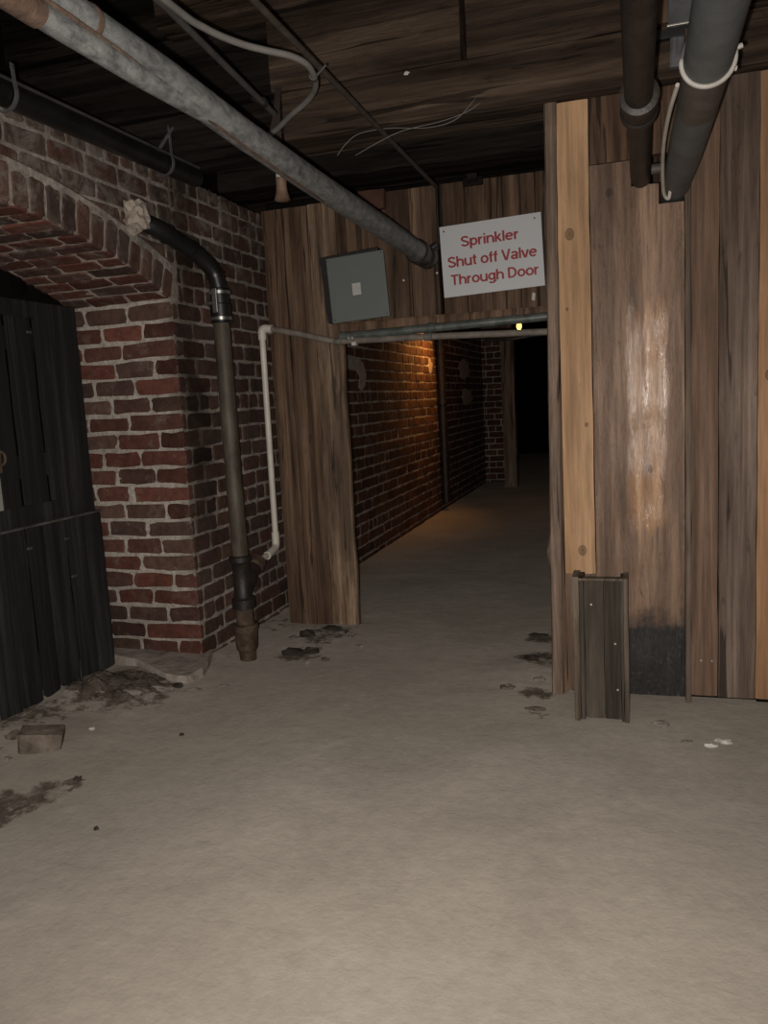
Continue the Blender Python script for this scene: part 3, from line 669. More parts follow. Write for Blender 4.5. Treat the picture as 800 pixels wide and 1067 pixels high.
cl = [smooth_tube('clamp', [(DX, DY, z - .008), (DX, DY, z - .007), (DX, DY, z + .007), (DX, DY, z + .008)], [.046, .0525, .0525, .046], 'chrome', cpl, label='shiny band clamp') for z in (1.795, 1.675)]
smooth_tube('clamp_screw', [(DX - .06, DY - .035, 1.745), (DX - .02, DY - .052, 1.745)], .008, 'chrome', cpl, 10)
mb = MB(); mb.box((DX - .012, DY - .056, 1.70), (DX + .012, DY - .048, 1.81), 0, .002); mb.build('clamp_strap', 'chrome', cpl)
w = [(DX, DY, z) for z in (.535, .53, .505, .50, .49, .33, .32, .315, .27, .265)]
smooth_tube('wye_fitting', w, [.042, .056, .056, .050, .044, .044, .052, .058, .058, .045], 'iron', t, 24, label='dark cast iron wye')
br = [V((DX, DY - .01, .33)), V((-1.868, 3.58, .375)), V((-1.876, 3.655, .418)), V((-1.880, 3.69, .436)), V((-1.884, 3.735, .458))]
brn = smooth_tube('branch', br, [.042, .042, .040, .046, .046], 'iron', t, 20)
smooth_tube('branch_collar', [br[3] - (br[4] - br[3]) * .25, br[3], br[4], br[4] + (br[4] - br[3]) * .15], [.042, .054, .054, .040], 'rust', brn, 20, label='rusty collar')
smooth_tube('lower_pipe', [(DX, DY, .275), (DX, DY, .17)], .043, 'rust', t)
smooth_tube('hub', [(DX, DY, z) for z in (.19, .185, .16, .15, .075, .06, .05)], [.045, .064, .064, .058, .055, .052, .044], 'rust', t, 24, label='rusty bell hub')
smooth_tube('foot', [(DX, DY, .055), (DX + .004, DY, -.08)], [.044, .036], 'rust', t)
mb = MB(); lump(mb, (-2.02, 3.135, 2.085), (.055, .062, .062), 3, .55, n=3); tag(mb.build('foam_plug', 'foam', loc=(-2.04, 3.135, 2.085)), 'pale foam lump plugging the wall where the black hose enters', 'foam')

# ------------------------------------------------------------ white plastic pipe
t = thing('plastic_pipe', 'white plastic pipe rising from the rusty wye and crossing the doorway top', 'pipe', (-1.91, 4.05, .45))
smooth_tube('riser', [(-1.905, 4.05, 1.64), (-1.912, 4.05, .50)], .0165, 'pvc', t, 16, label='white vertical run')
smooth_tube('elbow', fillet([(-1.905, 4.05, 1.61), (-1.905, 4.05, 1.672), (-1.845, 4.05, 1.662)], .035), .0225, 'pvc', t, 16, label='white elbow at the top')
smooth_tube('elbow', fillet([(-1.912, 4.05, .56), (-1.912, 4.05, .475), (-1.900, 3.90, .455)], .05), .0215, 'pvc', t, 16, label='white elbow at the bottom')
smooth_tube('outlet', [(-1.902, 3.93, .458), (-1.884, 3.72, .452)], .0165, 'pvc', t, 16)
cr = smoothpath([(-1.85, 4.05, 1.663), (-1.70, 4.055, 1.628), (-1.52, 4.085, 1.580), (-1.40, 4.095, 1.572), (-1.0, 4.10, 1.563), (-.45, 4.10, 1.545), (-.05, 4.1, 1.535)], 6)
crr = smooth_tube('cross_run', cr, .0165, 'pvcshaded', t, 16, label='brownish horizontal run with shade put into its colour')
for k in (14, 24):
    p = cr[k]; smooth_tube('joint', [p - V((.022, 0, 0)), p - V((.02, 0, 0)), p + V((.02, 0, 0)), p + V((.022, 0, 0))], [.017, .021, .021, .017], 'copper', crr, 16)
mb = MB(); mb.box((-1.41, 4.075, 1.545), (-1.385, 4.115, 1.565), 0, .003); mb.build('pipe_clip', 'white', crr)
t = thing('steel_conduit', 'grey green steel pipe above the white pipe under the door lintel', 'pipe', (-1.0, 4.10, 1.6))
smooth_tube('pipe', [(-1.475, 4.10, 1.597), (-.05, 4.10, 1.622)], .0215, 'topwater', t, 18)
for x in (-.98, -1.455): smooth_tube('joint', [(x - .022, 4.10, 1.597 + (x + 1.475) * .0175), (x - .02, 4.10, 1.597 + (x + 1.475) * .0175), (x + .02, 4.10, 1.597 + (x + 1.475) * .0175), (x + .022, 4.10, 1.597 + (x + 1.475) * .0175)], [.022, .026, .026, .022], 'topwater', t, 18)
for x in (-1.42, -1.40): nb = MB(); nb.tube([(x, 4.075, 1.585), (x, 4.068, 1.585)], .006, 8); nb.build('clip_screw', 'nail', t)

# ------------------------------------------------------------ electrical box
TL, TR, BR_, BL = V((-1.521, 4.05, 1.993)), V((-1.197, 4.05, 2.008)), V((-1.190, 4.05, 1.679)), V((-1.484, 4.05, 1.664))
t = thing('electrical_box', 'grey metal electrical box tilted on the planks left of the sign', 'box', (-1.35, 4.16, 1.83))
cx, cz = -1.350, 1.836; ang = math.radians(3.0)
def rbox(mb, w_, h, y0, y1, bev, dx=0, dz=0, a=ang):
    o = len(mb.v); mb.box((-w_ / 2 + dx, y0, -h / 2 + dz), (w_ / 2 + dx, y1, h / 2 + dz), 0, bev)
    for i in range(o, len(mb.v)):
        p = mb.v[i]; x, z = p.x, p.z; mb.v[i] = V((cx + x * math.cos(a) - z * math.sin(a), p.y, cz + x * math.sin(a) + z * math.cos(a)))
mb = MB(); rbox(mb, .318, .338, 4.070, 4.160, .004, -.034, .016, math.radians(4.2)); mb.build('tub', 'tubdark', t)['label'] = 'dark steel back box'
mb = MB(); rbox(mb, .312, .330, 4.05, 4.068, .003); cov = mb.build('cover', 'panelgrey', t); cov['label'] = 'grey enamelled cover'
mb = MB(); rbox(mb, .046, .060, 4.0485, 4.0505, .0005, -.005, -.008); mb.build('sticker', 'sticker', cov)['label'] = 'small white sticker'
for sx, sz in ((-.145, .15), (.145, .152), (.146, -.15), (-.140, -.15)):
    mb = MB(); x, z = sx, sz; px, pz = cx + x * math.cos(ang) - z * math.sin(ang), cz + x * math.sin(ang) + z * math.cos(ang); mb.tube([(px, 4.052, pz), (px, 4.046, pz)], .0035, 10); mb.build('screw', 'screw', cov)

# ------------------------------------------------------------ sign
t = thing('sprinkler_sign', 'white sign with red lettering about the sprinkler shut off valve', 'sign', (-.669, YB - .01, 1.94))
SY = 4.145
scx, scz = -.669, 1.937; sa = math.radians(1.9); SW, SH = .508, .350
mb = MB(); cx, cz = scx, scz; rbox(mb, SW, SH, SY, SY + .004, .001, 0, 0, sa); sbd = mb.build('board', 'signwhite', t)
WS = .084     # half the stroke width over the cap height
def el(cx, cy, rx, ry, a0, a1, n=12): return [(cx + rx * math.cos(math.radians(a0 + (a1 - a0) * i / n)), cy + ry * math.sin(math.radians(a0 + (a1 - a0) * i / n))) for i in range(n + 1)]
ARCH = [(.1, .0), (.1, .73)], el(.325, .43, .215, .23, 178, 0) + [(.54, 0)]
G = {'S': (.68, [el(.34, .73, .235, .195, 15, 255) + el(.34, .27, .25, .20, 80, -168)]),
 'p': (.64, [[(.1, -.27), (.1, .73)], el(.33, .365, .215, .295, 0, 360, 22)]), 'r': (.40, [[(.1, 0), (.1, .73)], el(.36, .40, .25, .26, 175, 92, 8)]),
 'i': (.24, [[(.12, 0), (.12, .73)], [(.12, .86), (.12, 1.0)]]), 'n': (.64, list(ARCH)), 'k': (.57, [[(.1, 0), (.1, 1.0)], [(.12, .30), (.46, .73)], [(.24, .42), (.49, 0)]]),
 'l': (.23, [[(.115, 0), (.115, 1.0)]]), 'e': (.64, [el(.32, .365, .235, .295, 8, 318, 20), [(.09, .385), (.56, .385)]]), 'h': (.64, [[(.1, 0), (.1, 1.0)], ARCH[1]]),
 'u': (.64, [[(.1, .73), (.1, .30)] + el(.315, .30, .215, .235, 182, 358)[0:], [(.54, .73), (.54, 0)]]), 't': (.37, [[(.18, .93), (.18, .20)] + el(.30, .20, .12, .13, 182, 275, 6), [(.03, .665), (.34, .665)]]),
 'o': (.64, [el(.32, .365, .235, .295, 0, 360, 24)]), 'f': (.36, [[(.17, 0), (.17, .80)] + el(.30, .80, .13, .13, 178, 85, 6), [(.03, .665), (.34, .665)]]),
 'v': (.56, [[(.05, .73), (.26, .0)], [(.30, .0), (.51, .73)]]),
 'V': (.70, [[(.07, 1.0), (.33, .0)], [(.37, .0), (.63, 1.0)]]), 'a': (.60, [el(.28, .205, .19, .145, 0, 360, 18), [(.48, 0), (.48, .50)] + el(.29, .50, .19, .165, 0, 162, 9)]),
 'T': (.66, [[(.03, .925), (.63, .925)], [(.33, 0), (.33, .92)]]), 'g': (.64, [el(.31, .385, .215, .275, 0, 360, 22), [(.54, .73), (.54, -.06)] + el(.32, -.06, .22, .145, 0, -158, 10)]),
 'D': (.74, [[(.1, .075), (.1, .925), (.30, .925)] + el(.32, .5, .30, .425, 88, -88, 16) + [(.30, .075), (.1, .075)]]), ' ': (.28, [])}
def strip(mb, pts, fn):
    P = [V((x, y)) for x, y in pts]; n = len(P); L_ = []; closed = (P[0] - P[-1]).length < 1e-4
    for i in range(n):
        a = P[i - 1] if i else (P[-2] if closed else None); c = P[i + 1] if i < n - 1 else (P[1] if closed else None)
        d1 = (P[i] - a).normalized() if a is not None else None; d2 = (c - P[i]).normalized() if c is not None else None
        d1 = d1 or d2; d2 = d2 or d1; nn = (V((-d1.y, d1.x)) + V((-d2.y, d2.x)));
        nn = nn.normalized(); k = WS / max(.45, nn.dot(V((-d1.y, d1.x)))); L_.append((P[i] + nn * k, P[i] - nn * k))
    vs = []
    for dep in (0, 1):
        for l_, r_ in L_: vs += [fn(l_, dep), fn(r_, dep)]
    m_ = 2 * n; fs = []
    for i in range(n - 1):
        a, b_, c, d = 2 * i, 2 * i + 1, 2 * i + 3, 2 * i + 2; fs += [(a, b_, c, d), (d + m_, c + m_, b_ + m_, a + m_), (a, d, d + m_, a + m_), (c, b_, b_ + m_, c + m_)]
    fs += [(0, m_, m_ + 1, 1), (m_ - 2, m_ - 1, 2 * m_ - 1, 2 * m_ - 2)]
    mb.add(vs, fs)
def text(body, x0, x1, zb, zcap, name):
    tot = sum(G[ch][0] for ch in body); sx = (x1 - x0) / tot; sz = zcap - zb; mb = MB(); cur = 0
    for ch in body:
        def fn(p, dep, cur=cur):
            lx = x0 + (cur + p.x) * sx; lz = zb + p.y * sz
            return V((scx + lx * math.cos(sa) - lz * math.sin(sa), SY - .0012 + dep * .0010, scz + lx * math.sin(sa) + lz * math.cos(sa)))
        for q_, st_ in enumerate(G[ch][1]): strip(mb, st_, (lambda p, dep, q_=q_, fn=fn: fn(p, dep) - V((0, .00022 * q_, 0))))
        cur += G[ch][0]
    return mb.build(name, 'signred', sbd)
text('Sprinkler', -.150, .142, .064, .114, 'lettering'); text('Shut off Valve', -.224, .226, -.030, .022, 'lettering'); text('Through Door', -.215, .230, -.118, -.067, 'lettering')
for sx, sz in ((-.232, .150), (.222, .150)):
    px = scx + sx * math.cos(sa) - sz * math.sin(sa); pz = scz + sx * math.sin(sa) + sz * math.cos(sa)
    mb = MB(); mb.tube([(px, SY + .02, pz), (px, SY - .003, pz)], .0045, 10); mb.build('screw', 'screw', sbd)
mb = MB(); mb.box((scx - .2, SY + .004, scz + .08), (scx + .2, YB - .002, scz + .10)); mb.box((scx - .2, SY + .004, scz - .10), (scx + .2, YB - .002, scz - .08)); mb.build('spacer', 'dark', t)

# ------------------------------------------------------------ big galvanised pipe overhead
t = thing('galvanised_pipe', 'large mottled galvanised pipe running overhead to the plank wall', 'pipe', (-.95, 2.5, 1.95))
smooth_tube('pipe', [(-.915, .3, 1.955), (-.930, 1.3, 1.953), (-.935, 1.6, 1.952), (-.953, 2.0, 1.95), (-.965, 2.5, 1.95), (-.970, 3.3, 1.95), (-.980, 3.95, 1.95)], [.029, .030, .034, .037, .040, .045, .047], 'galv', t, 28)
smooth_tube('side_pipe', [(-.915, .3, 1.905), (-.926, 1.25, 1.910), (-.934, 1.5, 1.918), (-.945, 1.9, 1.94)], .022, 'galv', t, 20, label='thinner pipe strapped beneath')
smooth_tube('coupling', [(-.930, 1.335, 1.953), (-.930, 1.338, 1.953), (-.930, 1.35, 1.953), (-.930, 1.353, 1.953)], [.030, .0318, .0318, .030], 'galv_rust', t, 28)
smooth_tube('rusty_joint', [(-.922, .95, 1.908), (-.926, 1.20, 1.909)], .0245, 'galv_rust', t, 20, label='rusty orange brown joint')
smooth_tube('seam', [(-.898, .5, 1.926), (-.908, 1.25, 1.926), (-.915, 1.45, 1.926), (-.932, 1.75, 1.918), (-.945, 2.0, 1.914), (-.965, 2.6, 1.910)], .0045, 'galv_rust', t, 8, label='rusty seam between the two pipes')
smooth_tube('union', [(-.983, y, 1.95) for y in (3.86, 3.87, 3.93, 3.94, 4.02, 4.03, 4.09, 4.10, 4.165)], [.049, .058, .058, .045, .045, .055, .055, .036, .036], 'iron', t, 20, label='dark iron union at the wall')
smooth_tube('valve_stem', [(-.955, 4.05, 1.985), (-.925, 4.06, 2.005)], .018, 'iron', t, 12)
# sprinkler head/cup
t = thing('pipe_drop', 'brown strap drop with a white collared flared cup, hanging behind the galvanised pipe', 'fitting', (-1.35, 3.15, 2.2))
mb = MB(); vs = []; fs = []
for i in range(13):
    z = 2.53 - i * .022; ww = .013 + .016 * max(0, min(1, (i - 4) / 5)) * (1 if i < 11 else .7); xx_ = -1.362 - .002 * i; yy_ = 3.212 - .0025 * i
    vs += [(xx_ - ww, yy_, z), (xx_ + ww, yy_, z), (xx_ + ww, yy_ + .006, z), (xx_ - ww, yy_ + .006, z)]
for i in range(12):
    for j in range(4): fs.append((i * 4 + j, i * 4 + (j + 1) % 4, (i + 1) * 4 + (j + 1) % 4, (i + 1) * 4 + j))
fs += [(0, 1, 2, 3), (51, 50, 49, 48)]; mb.add(vs, fs); mb.build('strap', 'strapbrown', t)
smooth_tube('cup', [(-1.327, 3.10, z) for z in (2.150, 2.145, 2.12, 2.095, 2.075, 2.064, 2.058)], [.018, .022, .021, .023, .029, .032, .022], 'cup', t, 16)
smooth_tube('collar', [(-1.327, 3.10, 2.172), (-1.327, 3.10, 2.148)], .020, 'white', t, 14, label='white collar')
smooth_tube('stem', [(-1.327, 3.10, 2.165), (-1.335, 3.11, 2.20), (-1.38, 3.184, 2.285)], .009, 'iron', t, 8)

# ------------------------------------------------------------ black pipe along the left wall top
t = thing('black_pipe', 'black pipe along the top of the brick wall', 'pipe', (-1.87, 2.0, 2.285))
smooth_tube('pipe', [(-1.86, -.3, 2.23), (-1.870, 2.2, 2.262), (-1.878, 3.42, 2.292)], .039, 'rubber', t, 24)
smooth_tube('top_line', [(-1.845, -.3, 2.272), (-1.850, 2.2, 2.304), (-1.860, 3.42, 2.334)], .006, 'conduit', t, 8, label='thin grey tube riding on the black pipe')
def jhook(y, label, hgt):
    hk = thing('pipe_hook', label, 'hook', (-1.87, y, 2.30), 'hooks on the black pipe')
    mb = MB(); a_ = arc((-1.875, y, 2.262 + (y - 2.2) * .0246), .050, -2.2, .35, (1, 0, 0), (0, 0, 1), 14)
    vs = []; fs = []; pts = a_ + [V((-1.832, y + .002, 2.31)), V((-1.836, y + .004, 2.30 + hgt))]
    for p in pts:
        d = (p - V((-1.875, y, 2.262 + (y - 2.2) * .0246))); d.y = 0; d = d.normalized() * .003 if p.z < 2.335 else V((.003, 0, 0)); vs += [p + V((0, -.008, 0)), p + V((0, .008, 0)), p + V((0, .008, 0)) + d, p + V((0, -.008, 0)) + d]
    for i in range(len(pts) - 1):
        for j in range(4): fs.append((i * 4 + j, i * 4 + (j + 1) % 4, (i + 1) * 4 + (j + 1) % 4, (i + 1) * 4 + j))
    fs += [(3, 2, 1, 0), tuple(len(vs) - 4 + j for j in range(4))]; mb.add(vs, fs); mb.build('strap', 'strap', hk)
    mb = MB(); mb.tube([pts[-1] + V((-.004, 0, -.012)), pts[-1] + V((.008, 0, -.012))], .005, 8); mb.build('nail', 'screw', hk)
    return hk
jhook(2.23, 'grey hook strap at the near left end of the black pipe', .05)
hk = jhook(3.14, 'grey hook strap with double legs at the far end of the black pipe', .13)
mb = MB(); vs = [(-1.815, 3.132, 2.42), (-1.815, 3.152, 2.42), (-1.885, 3.115, 2.31), (-1.885, 3.090, 2.31)]; mb.add(vs + [(a + .003, b_, c + .002) for a, b_, c in vs], [(0, 1, 2, 3), (7, 6, 5, 4), (0, 4, 5, 1), (1, 5, 6, 2), (2, 6, 7, 3), (3, 7, 4, 0)]); mb.build('second_leg', 'strap', hk)

# ------------------------------------------------------------ conduit, cable, rod, wires
t = thing('ceiling_conduit', 'thin grey conduit overhead that ends above the galvanised pipe', 'conduit', (-1.15, 2.5, 2.25))
smooth_tube('tube', [(-1.09, .6, 2.25), (-1.10, 1.9, 2.25), (-1.172, 2.715, 2.25)], .0095, 'conduit', t, 14)
smooth_tube('clip', [(-1.158, 2.595, 2.25), (-1.160, 2.62, 2.25)], .0135, 'rubber', t, 14, label='black clip')
smooth_tube('clip_arm', [(-1.16, 2.61, 2.25), (-1.20, 2.61, 2.27)], .009, 'rubber', t, 8)
cab = smoothpath([(-1.09, 1.2, 2.26), (-1.085, 1.9, 2.25), (-1.07, 2.068, 2.25), (-1.03, 2.181, 2.25), (-.985, 2.25, 2.25), (-.935, 2.315, 2.25), (-.915, 2.39, 2.25), (-.930, 2.485, 2.25), (-.962, 2.57, 2.25), (-1.024, 2.657, 2.25), (-1.12, 2.75, 2.25), (-1.227, 2.862, 2.25), (-1.30, 2.92, 2.25)], 8)
ct = thing('looping_cable', 'pale thick cable looping below the beams at upper left', 'cable', (-1.0, 2.3, 2.25))
smooth_tube('cable', cab, .0095, 'cable', ct, 14)
tie = smooth_tube('cable_tie', [(-.930, 2.475, 2.25), (-.935, 2.495, 2.25)], .013, 'conduit', ct, 12); smooth_tube('tie_tail', [(-.925, 2.49, 2.255), (-.895, 2.50, 2.285)], .004, 'conduit', tie, 6)
t = thing('steel_rod', 'thin brown rod running diagonally overhead to the sign wall', 'rod', (-.93, 3, 2.3))
smooth_tube('rod', [(-.925, .8, 2.30), (-.933, 2.2, 2.30), (-.935, 4.14, 2.30)], .010, 'rodbrown', t, 12)
smooth_tube('drop', [(-.935, 4.145, 2.305), (-.937, 4.15, 2.02)], .006, 'rubber', t, 8, label='dark line down the planks')
for i, pts in enumerate(([(-1.045, 3.2, 2.22), (-.943, 3.2, 2.258), (-.844, 3.2, 2.285), (-.70, 3.21, 2.30), (-.60, 3.215, 2.32), (-.542, 3.225, 2.35)], [(-1.12, 3.2, 2.23), (-1.08, 3.2, 2.27), (-1.02, 3.2, 2.30), (-.90, 3.21, 2.305), (-.75, 3.21, 2.285), (-.64, 3.215, 2.30), (-.56, 3.23, 2.37)])):
    mb = MB(); mb.tube(smoothpath(pts, 6), .0014, 6); tag(mb.build('loose_wire', 'cable', loc=pts[0], smooth=True), ['thin loose wire dangling from the beam, the lower strand', 'thin loose wire dangling from the beam, the upper curled strand'][i], 'wire')
mb = MB(); mb.box((-1.345, YB - .05, 2.225), (-1.205, YB - .006, 2.325), 0, .006)
for i, p in enumerate(mb.v): mb.v[i] = p + V((noise.noise(p * 20) * .008, 0, noise.noise(p * 23) * .008))
tag(mb.build('brick_chunk', 'redbrick', loc=(-1.27, YB - .02, 2.23)), 'dark red brick chunk wedged above the grey box', 'brick')
mb = MB(); mb.box((-.80, YB - .03, 2.285), (-.70, YB - .006, 2.325), 0, .004); mb.box((-.775, YB - .045, 2.30), (-.725, YB - .02, 2.34), 0, .004)
tag(mb.build('wood_block', 'darkbeam', loc=(-.75, YB, 2.30)), 'small dark wooden block above the sign under the beam', 'block')
lumps = MB(); lump(lumps, (-.825, 3.222, 2.50), (.011, .006, .008), 2, .6); tag(lumps.build('plaster_crumb', 'white', loc=(-.825, 3.225, 2.53)), 'pale crumb stuck in the seam of the ceiling beams', 'crumb')

# ------------------------------------------------------------ right overhead pipes
t = thing('iron_pipe', 'dark cast iron pipe overhead entering the right plank wall', 'pipe', (.03, 2.5, 2.02))
smooth_tube('pipe', [(.010, .2, 2.015), (.018, 1.6, 2.02), (.022, 2.45, 2.02)], .037, 'iron', t, 26)
smooth_tube('coupling', [(.023, y, 2.02) for y in (2.385, 2.39, 2.425, 2.43, 2.50, 2.505, 2.53, 2.535)], [.038, .052, .052, .047, .047, .052, .052, .038], 'iron', t, 28, label='thick hub coupling')
smooth_tube('pipe', [(.024, 2.5, 2.02), (.034, 3.25, 2.022), (.040, 3.45, 2.02)], [.034, .037, .037], 'iron', t, 26)
smooth_tube('branch', [(.05, 3.275, 2.04), (.135, 3.275, 2.040)], .019, 'sleeve', t, 14, label='short crosswise stub')
t = thing('grey_pipe', 'grey pipe overhead with white strap entering the right plank wall', 'pipe', (.165, 2.5, 1.98))
smooth_tube('pipe', [(.172, .2, 1.99), (.172, 1.7, 1.99), (.173, 2.15, 1.99)], .055, 'greypipe', t, 28)
smooth_tube('sleeve', [(.173, 2.13, 1.99), (.172, 2.45, 1.988)], [.0555, .054], 'sleeve', t, 28, label='brownish stained stretch')
smooth_tube('pipe', [(.172, 2.44, 1.988), (.166, 2.9, 1.985), (.160, 3.16, 1.978), (.158, 3.5, 1.974)], [.054, .054, .050, .047], 'greypipe', t, 28)
st = thing('pipe_strap', 'white strap hanger around the grey overhead pipe', 'strap', (.173, 2.13, 1.99))
mb = MB(); a_ = arc((.173, 2.13, 1.99), .0585, -math.pi - .15, .25, (1, 0, 0), (0, 0, 1), 24); mb.tube(a_, .006, 8); mb.build('band', 'whitestrap', st, smooth=True)
mb = MB(); mb.tube([a_[-1], a_[-1] + V((.016, 0, .004))], .006, 8); mb.build('bolt', 'whitestrap', st); mb = MB(); mb.tube([a_[-1] + V((-.006, .03, -.03)), a_[-1] + V((.008, .03, -.034))], .006, 8); mb.build('bolt', 'whitestrap', st)
mb = MB(); mb.tube([a_[0], (.135, 2.13, 2.06), (.173, 2.13, 2.08), (.173, 2.13, 3.19)], .004, 6); mb.build('hanger_wire', 'strap', st)
wi = thing('white_wire', 'thin white wire hugging the left side of the grey pipe', 'wire', (.12, 3, 2.0))
smooth_tube('wire', smoothpath([(.118, 2.36, 2.02), (.104, 2.50, 2.0), (.097, 2.72, 1.985), (.100, 2.95, 1.97), (.106, 3.10, 1.945), (.113, 3.18, 1.925), (.128, 3.2, 1.915), (.134, 3.19, 1.945)], 8), .0060, 'whitecable', wi, 8)
# bracket, cloth and wood bits between the pipes
t = thing('ceiling_bracket', 'grey metal bracket on the beam between the two right pipes', 'bracket', (.15, 3.2, 2.45))
mb = MB(); mb.box((.13, 3.205, 2.49), (.235, 3.225, 2.60), 0, .002); mb.build('plate', 'strap', t)
mb = MB(); mb.box((.125, 3.19, 2.488), (.24, 3.205, 2.494), 0, .001); mb.build('lip', 'nail', t)['label'] = 'bright bent lip'
mb = MB(); plank(mb, .135, .178, 3.20, 3.225, 2.355, 2.485, 'Z', .006, 400, .02, None, .004); tag(mb.build('torn_foil', 'strap', loc=(.15, 3.2, 2.36)), 'torn grey foil scrap on the beam left of the grey pipe', 'scrap')
mb = MB(); plank(mb, .186, .208, 3.19, 3.23, 2.35, 2.47, 'Z', .002, 401); tag(mb.build('wood_stub', 'plank_red', loc=(.197, 3.2, 2.35)), 'short reddish wood stub beside the torn foil', 'wood stub')
mb = MB(); plank(mb, .09, .128, 3.185, 3.222, 2.50, 2.62, 'Z', .002, 402); tag(mb.build('wood_stub', 'plank_red', loc=(.11, 3.2, 2.52)), 'light brown wood block at the top between the two pipes', 'wood stub')
mb = MB(); mb.box((.06, 3.195, 2.452), (.25, 3.222, 2.484), 0, .002); tag(mb.build('flat_bar', 'tubdark', loc=(.15, 3.2, 2.46)), 'dark flat bar crossing behind the grey pipe on the beam', 'bar')

# ------------------------------------------------------------ upright wooden box
t = thing('wooden_trough', 'narrow dark open wooden box standing upright against the right wall', 'box', (-.125, 3.1, 0))
def bpl(name, x0, x1, y0, y1, z0, z1, m_, s, label=None):
    mb = MB(); plank(mb, x0, x1, y0, y1, z0, z1, 'Z', .0012, s, 0, None, .001); o = mb.build(name, m_, t, loc=((x0 + x1) / 2, y0, z0))
    if label: o['label'] = label
bpl('side_panel', -.226, -.204, 3.015, 3.13, -.004, .562, 'boxside', 501, 'dusty side board'); bpl('side_strip', -.204, -.186, 3.03, 3.13, .0, .556, 'boxwood', 502)
bpl('side_panel', -.044, -.026, 3.02, 3.13, .0, .556, 'boxside', 503); bpl('side_strip', -.054, -.044, 3.028, 3.13, .0, .552, 'boxwood', 504)
bpl('back_board', -.186, -.116, 3.05, 3.066, -.0, .548, 'boxwood', 505); bpl('back_board', -.114, -.054, 3.048, 3.066, .0, .548, 'boxwood', 506)
mb = MB(); mb.box((-.204, 3.022, .546), (-.044, 3.05, .556), 0, .002); mb.build('end_cap', 'boxside', t)
for i, (x, z) in enumerate(((-.075, .30), (-.068, .12), (-.16, .45))):
    mb = MB(); mb.tube([(x, 3.05, z), (x, 3.045, z)], .004, 8); mb.build('nail', 'nail', t)

# ------------------------------------------------------------ rubble and bits
sl = MB(); n = 14
prof = [(-2.62, 3.40), (-2.50, 3.31), (-2.34, 3.27), (-2.2, 3.20), (-2.08, 3.12), (-1.97, 3.12), (-1.955, 3.24), (-1.985, 3.34), (-2.02, 3.42), (-2.05, 3.5), (-2.62, 3.5)]
vs = []
for z, g_ in ((-.06, .02), (.035, .008), (.052, 0)):
    for i, (x, y) in enumerate(prof):
        vs.append((x + g_ * (1 if x > -2.2 else 0) + .01 * noise.noise(V((x * 9, y * 9, z))), y - g_ + .012 * noise.noise(V((x * 7, y * 12, z + 3))), z + (.03 * (-2.0 - x) if z > 0 else 0) + .01 * noise.noise(V((x * 12, y * 12, 1)))))
k = len(prof); fs = [(j * k + i, j * k + (i + 1) % k, (j + 1) * k + (i + 1) % k, (j + 1) * k + i) for j in range(2) for i in range(k)] + [tuple(2 * k + i for i in range(k))]
sl.add(vs, fs); tag(sl.build('footing_slab', 'slab', loc=(-2.2, 3.3, 0)), 'worn pale concrete slab at the foot of the brick pier', 'slab')
md = MB(); N_ = 34; vs = []
for j in range(N_ + 1):
    for i in range(N_ + 1):
        u = i / N_ * 2 - 1; w_ = j / N_ * 2 - 1; q = max(0, 1 - (u * u + w_ * w_)); x = -2.26 + u * .26 + w_ * .05; y = 3.00 + w_ * .20 - u * .02
        vs.append((x, y, -.012 + .042 * q ** 1.1 * (1 + .9 * noise.noise(V((x * 11, y * 11, 3)))) + (.02 * noise.noise(V((x * 30, y * 30, 5))) * min(1, q * 3)) + fh(x, y) * (q > 0)))
md.add(vs, [(j * (N_ + 1) + i, j * (N_ + 1) + i + 1, (j + 1) * (N_ + 1) + i + 1, (j + 1) * (N_ + 1) + i) for j in range(N_) for i in range(N_) if math.hypot(((i + .5) / N_ * 2 - 1), ((j + .5) / N_ * 2 - 1)) < 1])
tag(md.build('dirt_mound', 'dirt', loc=(-2.27, 3.03, 0), smooth=True), 'low dark dirt mound between the black gate and the brick pier', 'dirt')['kind'] = 'stuff'
mb = MB(); mb.box((-.085, -.045, -.03), (.075, .045, .078), 0, .014)
A = Matrix.Rotation(math.radians(30), 3, 'Z') @ Matrix.Rotation(math.radians(9), 3, 'Y')
for i, p in enumerate(mb.v): p = p + V((noise.noise(p * 18), noise.noise(p * 21), noise.noise(p * 25))) * .016; mb.v[i] = A @ p + V((-2.17, 2.40, -.008 + fh(-2.17, 2.4)))
tag(mb.build('broken_block', 'rock', loc=(-2.17, 2.40, 0)), 'broken brown block lying at the foot of the black gate', 'block')
